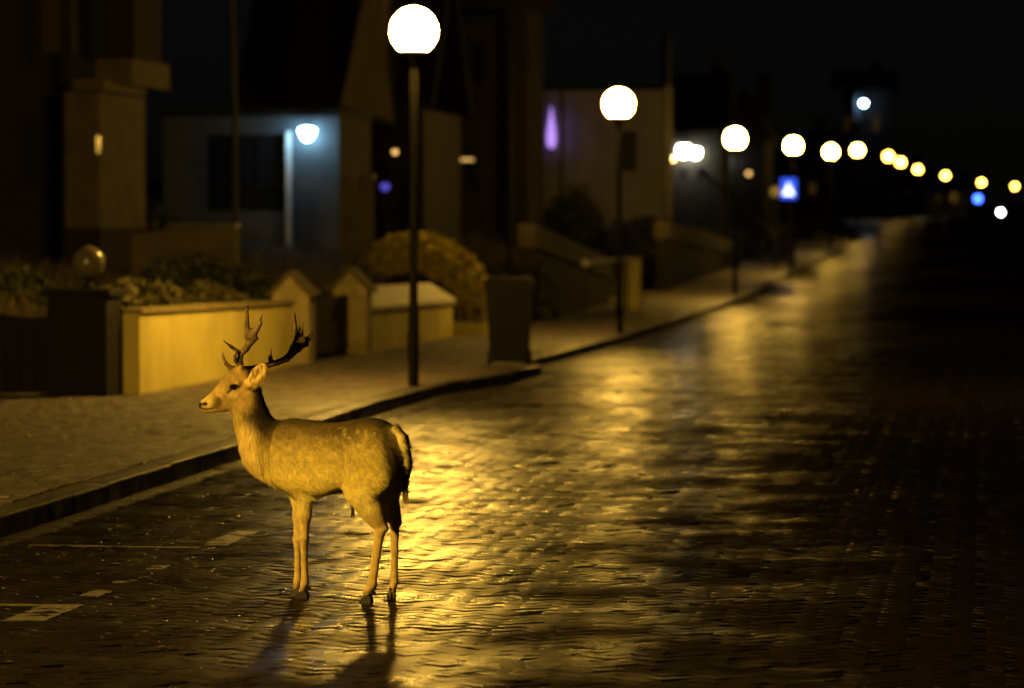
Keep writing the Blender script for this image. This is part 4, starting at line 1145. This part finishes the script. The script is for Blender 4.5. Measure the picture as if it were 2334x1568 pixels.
# dark line from the eye towards the muzzle and round the eye
e0, e1 = I2(548, 1050, 0), I2(478, 1110, 0)
def segd(a, b):
    px, pz = V[:, 0] - a[0], V[:, 2] + .1 * V[:, 1] - a[2]; d = (b[0] - a[0], b[2] - a[2])
    t = np.clip((px * d[0] + pz * d[1]) / (d[0] ** 2 + d[1] ** 2), 0, 1); return np.hypot(px - t * d[0], pz - t * d[1]) * 2303
col = lerp(col, black, hw * sstep(18, 8, segd(e0, e1)) * .9)
col = lerp(col, black, hw * sstep(46, 26, np.hypot((V[:, 0] - e0[0]) * .62, V[:, 2] + .1 * V[:, 1] - e0[2]) * 2303))
# ear: pale inside with a dark streak, dark rim behind
ed = V - EAR[0]
ea, ew, ef = ed @ EAR[1], ed @ EAR[2], ed @ EAR[3]
inear = (np.abs(ea) < .075) & (np.abs(ew) < .036) & (np.abs(ef) < .022)
col = lerp(col, (.44, .33, .20), inear * 1.0)
col = lerp(col, (.06, .045, .03), inear * sstep(.008, .003, np.abs(ew + .004)) * (ef > -.012) * sstep(.035, .01, np.abs(ea)) * .85)
# legs: darker fetlocks and joints
col = lerp(col, (.20, .15, .09), sstep(.075, .05, zv) * .8)
col *= (1 + nz3 * .45 + nz1 * .25)[:, None]
col = np.clip(col * np.array([1.48, 1.55, 1.10]), .004, .9)

bpos = at(782.9, 1369.9, 1.0) - Vector((0, 0, CAM_H)); bpos = Vector((0, 0, CAM_H)) + bpos * (CAM_H / -bpos.z) * 1.006
deer = thing('fallow_deer', 'young fallow buck with antlers standing in the wet road', 'deer', (bpos.x, bpos.y, float(surf_z(bpos.x, bpos.y)[0]) - .001), math.atan((2257 - 783) / FPX))
def set_col(me, c):
    a = me.attributes.new('coat', 'FLOAT_COLOR', 'POINT'); a.data.foreach_set('color', np.c_[c, np.ones(len(c))].astype(np.float32).ravel())
M['coat'] = mat('deer coat', (.3, .2, .1), .75, .15, attr='coat', bump=[(75, .0022, (1, 1, .4)), (240, .0018, (1, 1, .4))])
M['fur'] = mat('deer fur', (.3, .2, .1), .7, .15, attr='coat')
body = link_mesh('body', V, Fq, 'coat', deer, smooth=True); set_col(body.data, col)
# fur strands over the coat
me = body.data
nv = np.zeros(len(V) * 3, np.float32); me.vertices.foreach_get('normal', nv); nv = nv.reshape(-1, 3)
pick = rng.choice(len(V), 80000)
P0 = V[pick] + rng.normal(0, .002, (len(pick), 3)); Nn = nv[pick]; cc = col[pick]
bxp, zp = bxv[pick], zv[pick]
headp = hw[pick] > rng.uniform(.15, .85, len(pick))
legp = zp < .50
flow = np.tile(B(-1, 0, -.55), (len(pick), 1))
flow[headp] = [.75, 0, .45]; flow[legp] = [0.02, 0, -1]
nk = (~headp) & (bxp > .34) & (zp > .55); flow[nk] = [.12, -.02, -1]
flow = flow + rng.normal(0, .16, flow.shape)
flow -= Nn * np.sum(flow * Nn, 1)[:, None]; flow /= np.linalg.norm(flow, axis=1)[:, None] + 1e-6
ln = np.full(len(pick), .024)
ln = np.interp(zp, [.40, .66], [.010, .020]); ln[headp] = .009
ln = np.where(nk, .030, ln)
under = (zp < .57) & (zp > .47) & (bxp > .04); ln[under] = .026
brisk = (bxp > .40) & (zp < .72) & (zp > .5); ln[brisk] = .036
tailp = (bxp < -.318) & (zp < .80); ln[tailp] = .030
ln *= rng.uniform(.55, 1.25, len(pick))
side = np.cross(flow, Nn); side /= np.linalg.norm(side, axis=1)[:, None] + 1e-6
lift = rng.uniform(.10, .36, len(pick))[:, None] + (brisk | under)[:, None] * .16
w = (np.where(headp | legp, .0007, .0011) * rng.uniform(.7, 1.3, len(pick)))[:, None]
P0 = P0 - Nn * .001
tip = P0 + (flow + Nn * lift) * ln[:, None]; midp = P0 + (flow * .5 + Nn * lift * .62) * ln[:, None]
FV = np.stack([P0 - side * w, P0 + side * w, midp + side * w * .8, midp - side * w * .8, tip], 1).reshape(-1, 3)
k = np.arange(len(pick)) * 5
tris = np.concatenate([np.stack([k, k + 1, k + 2], 1), np.stack([k, k + 2, k + 3], 1), np.stack([k + 3, k + 2, k + 4], 1)])
fur = link_mesh('fur', FV, tris, 'fur', deer); tag(fur, kind='stuff')
fc = cc * (rng.uniform(.78, 1.22, len(pick)) * (.90 + .20 * vnoise(V[pick] * [1, 1, .5], 45, 31)))[:, None]
set_col(fur.data, np.repeat(np.clip(fc, .004, .9), 5, axis=0))
# tail tassel and belly tuft: longer hairs
def tuft(name, root, direction, n, length, spread, colour, width=.0009):
    r = np.asarray(root) + rng.normal(0, spread * .5, (n, 3)) * [1, 1, .6]
    d = np.asarray(direction, float) + rng.normal(0, .13, (n, 3)); L = length * rng.uniform(.4, 1.0, n)[:, None]
    s = np.cross(d, rng.normal(size=(n, 3))); s /= np.linalg.norm(s, axis=1)[:, None]
    t = r + d * L; m = r + d * L * .5 + rng.normal(0, .002, (n, 3))
    vv = np.stack([r - s * width, r + s * width, m + s * width, m - s * width, t], 1).reshape(-1, 3)
    k = np.arange(n) * 5
    f = np.concatenate([np.stack([k, k + 1, k + 2], 1), np.stack([k, k + 2, k + 3], 1), np.stack([k + 3, k + 2, k + 4], 1)])
    o = link_mesh(name, vv, f, 'fur', deer); tag(o, kind='stuff')
    set_col(o.data, np.repeat(np.clip(np.array(colour)[None] * rng.uniform(.6, 1.3, n)[:, None], .004, .9), 5, axis=0))
tuft('tail_tassel', B(-.340, -.010, .565), (.10, 0, -1), 260, .095, .010, (.42, .34, .22))
tuft('belly_tuft', I1(842, 1040, -.01), (.07, 0, -1), 70, .080, .003, (.05, .036, .025), .0010)
# eye
ep = I2(548, 1050, 0); ey = D.surf_y(ep[0], ep[2] - .1 * hy(548) + 0) ; zc = ep[2] - .1 * hy(548)
M['eye'] = mat('dark deer eye', (.006, .004, .003), .05, .7)
MB().lathe([(max(.0165 * math.sin(a), .0004), -.0165 * math.cos(a)) for a in np.linspace(.02, PI - .02, 12)], n=16).build('eye', 'eye', deer, True, (ep[0], ey + .0060, zc)).scale = (1.22, .85, .86)
MB().lathe([(max(.0165 * math.sin(a), .0004), -.0165 * math.cos(a)) for a in np.linspace(.02, PI - .02, 12)], n=16).build('eye', 'eye', deer, True, (ep[0] + .012, hy(548) + .047, zc)).scale = (1.12, .8, .74)
# hooves: two claws and dew claws on every foot
M['hoof'] = mat('black hoof', (.014, .012, .011), .4, .5, noise=(40, .4))
def hoof(toe, ang):
    g = math.atan2(-ST, CT) + PI + ang     # heading of the foot
    t = bpy.data.objects.new('hoof', None)
    m = MB()
    for s in (-1, 1):
        y0, y1 = (.0015, .0215) if s > 0 else (-.0215, -.0015)
        ym = (y0 + y1) / 2
        prof = [(.046, 0), (.049, .006), (.026, .036), (.006, .052), (-.026, .046), (-.034, .018), (-.030, 0)]
        vs, n = [], len(prof)
        for yy, sc_ in ((y0, .86), (ym, 1.0), (y1, .86)):
            vs += [(-.0 + p * sc_, yy, q * (1 if sc_ == 1.0 else .93)) for p, q in prof]
        fs = [list(range(n))[::-1], list(range(2 * n, 3 * n))]
        for r in range(2):
            fs += [[r*n + i, r*n + (i+1) % n, (r+1)*n + (i+1) % n, (r+1)*n + i] for i in range(n)]
        m.add(vs, fs)
        m.tube([(-.030, s * .013, .068), (-.043, s * .015, .054)], [.008, .005], 6)
    hd = math.atan2(B(1, 0, 0)[1], B(1, 0, 0)[0]) + ang
    m.build('hoof', 'hoof', deer, True, (toe[0] - .006 * math.cos(hd), toe[1] - .006 * math.sin(hd), 0), hd).scale = (.9, .85, .86)
for p_, a_2 in ((I1(905, 1452, -.15), .06), (I1(1025, 1450, .03), -.9), (I1(604, 1435, .08), .25), (I1(576, 1425, .225), .1)):
    hoof(p_, a_2)
# antlers
M['antler'] = mat('antler horn', (.20, .15, .085), .55, .3, noise=(26, .8), second=(.05, .036, .022), bump=[(160, .0015, None), (50, .002, None)])
def antler(pts_list, lo, hi):
    A = Field(lo, hi, .003)
    for pts, flat in pts_list:
        P_ = [I2(c[0], c[1], c[3]) for c in pts]; R = [c[2] / 2303 * 1.16 for c in pts]
        A.chain(P_, R, .007, flat)
    a, f = A.mesh()
    a = a + (vnoise(a, 60, 4) - .5)[:, None] * .0016
    return link_mesh('antler', a, f, 'antler', deer, smooth=True)
FL = (np.array([.35, 1, .1]), .55)
yl = lambda cy: .205 - (830 - cy) / 2303 * .33
La = lambda *c: [(a, b, r, yl(b) + (d[0] if d else 0)) for a, b, r, *d in c]
antler([
    (La((622, 815, 34), (620, 780, 29), (618, 730, 27), (628, 668, 28), (690, 610, 31), (728, 545, 36)), None),
    (La((728, 545, 38), (748, 480, 66), (735, 440, 58)), FL),
    (La((738, 470, 50), (704, 405, 30), (700, 250, 22), (707, 82, 13)), (np.array([.35, 1, .1]), .75)),
    (La((745, 465, 50), (808, 395, 30), (850, 330, 22), (872, 233, 6)), (np.array([.35, 1, .1]), .7)),
    (La((755, 490, 44), (800, 490, 20), (836, 496, 6)), FL),
    (La((612, 790, 24), (566, 742, 19, -.015), (560, 690, 14, -.025), (577, 632, 5, -.03)), None),
    (La((620, 660, 24), (520, 592, 15, -.02), (432, 521, 5, -.03)), None),
], (-.66, -.02, 1.02), (-.34, .28, 1.46))
yr = lambda cx: .235 + max(0, (cx - 640)) / 2303 * .42
Ra = lambda *c: [(a, b, r, yr(a) + (d[0] if d else 0)) for a, b, r, *d in c]
antler([
    (Ra((640, 830, 32), (720, 832, 29), (830, 806, 26), (940, 784, 27), (1050, 745, 29), (1145, 702, 33), (1205, 640, 38)), None),
    (Ra((1205, 640, 38), (1256, 560, 66), (1300, 500, 70)), FL),
    (Ra((1255, 520, 36), (1250, 450, 30), (1246, 350, 24), (1231, 188, 17)), None),
    (Ra((1250, 555, 48), (1320, 520, 46), (1392, 468, 26), (1425, 440, 20), (1446, 398, 9)), FL),
    (Ra((1290, 470, 40), (1310, 400, 28), (1315, 340, 18), (1338, 275, 7)), FL),
    (Ra((1330, 530, 42), (1378, 535, 22), (1404, 522, 7)), FL),
    (Ra((985, 765, 30), (958, 695, 19), (970, 590, 5)), None),
    (Ra((625, 830, 26), (512, 828, 26, -.01), (452, 770, 18, -.02), (420, 702, 13, -.02), (418, 646, 5, -.02)), None),
], (-.68, .10, 1.02), (-.08, .54, 1.46))

# fallen leaves on the wet road and the pavement
M['fallen_leaf'] = mat('wet fallen leaf', (.16, .11, .05), .35, .5, noise=(60, .5))
LEAVES = [(-4.15, 22.7, 'fallen leaf on the road just beyond the longest parking line dash'), (-5.45, 26.2, 'fallen leaf lying in the gutter nearer than the gully grate'),
          (-5.5, 30.6, 'fallen leaf lying in the gutter beyond the gully grate'), (-2.2, 17.0, 'fallen leaf on the wet road in front of the hind hooves'),
          (-3.6, 16.5, 'fallen leaf on the dark road left of the deer shadow'), (-1.2, 20.6, 'fallen leaf out on the bright wet road behind the deer')]
for q, (lx, ly, lab_) in enumerate(LEAVES):
    a0 = rng.random() * 6.28; L_ = rng.uniform(.03, .05)
    pts = [(0, -1, 0), (.45, -.35, .25), (.55, .2, .3), (.3, .7, .12), (0, 1.1, .3), (-.3, .7, .1), (-.55, .2, .32), (-.45, -.35, .22)]
    lf = link_mesh('fallen_leaf', [(x_ * L_, y_ * L_, .004 + z_ * L_ * .5) for x_, y_, z_ in pts] + [(0, .1 * L_, .003)], [[i_, (i_ + 1) % 8, 8] for i_ in range(8)], 'fallen_leaf', None, False, (lx, ly, float(surf_z(lx, ly)[0]) + .001), a0)
    tag(lf, lab_, 'leaf', 'fallen leaves on the road')
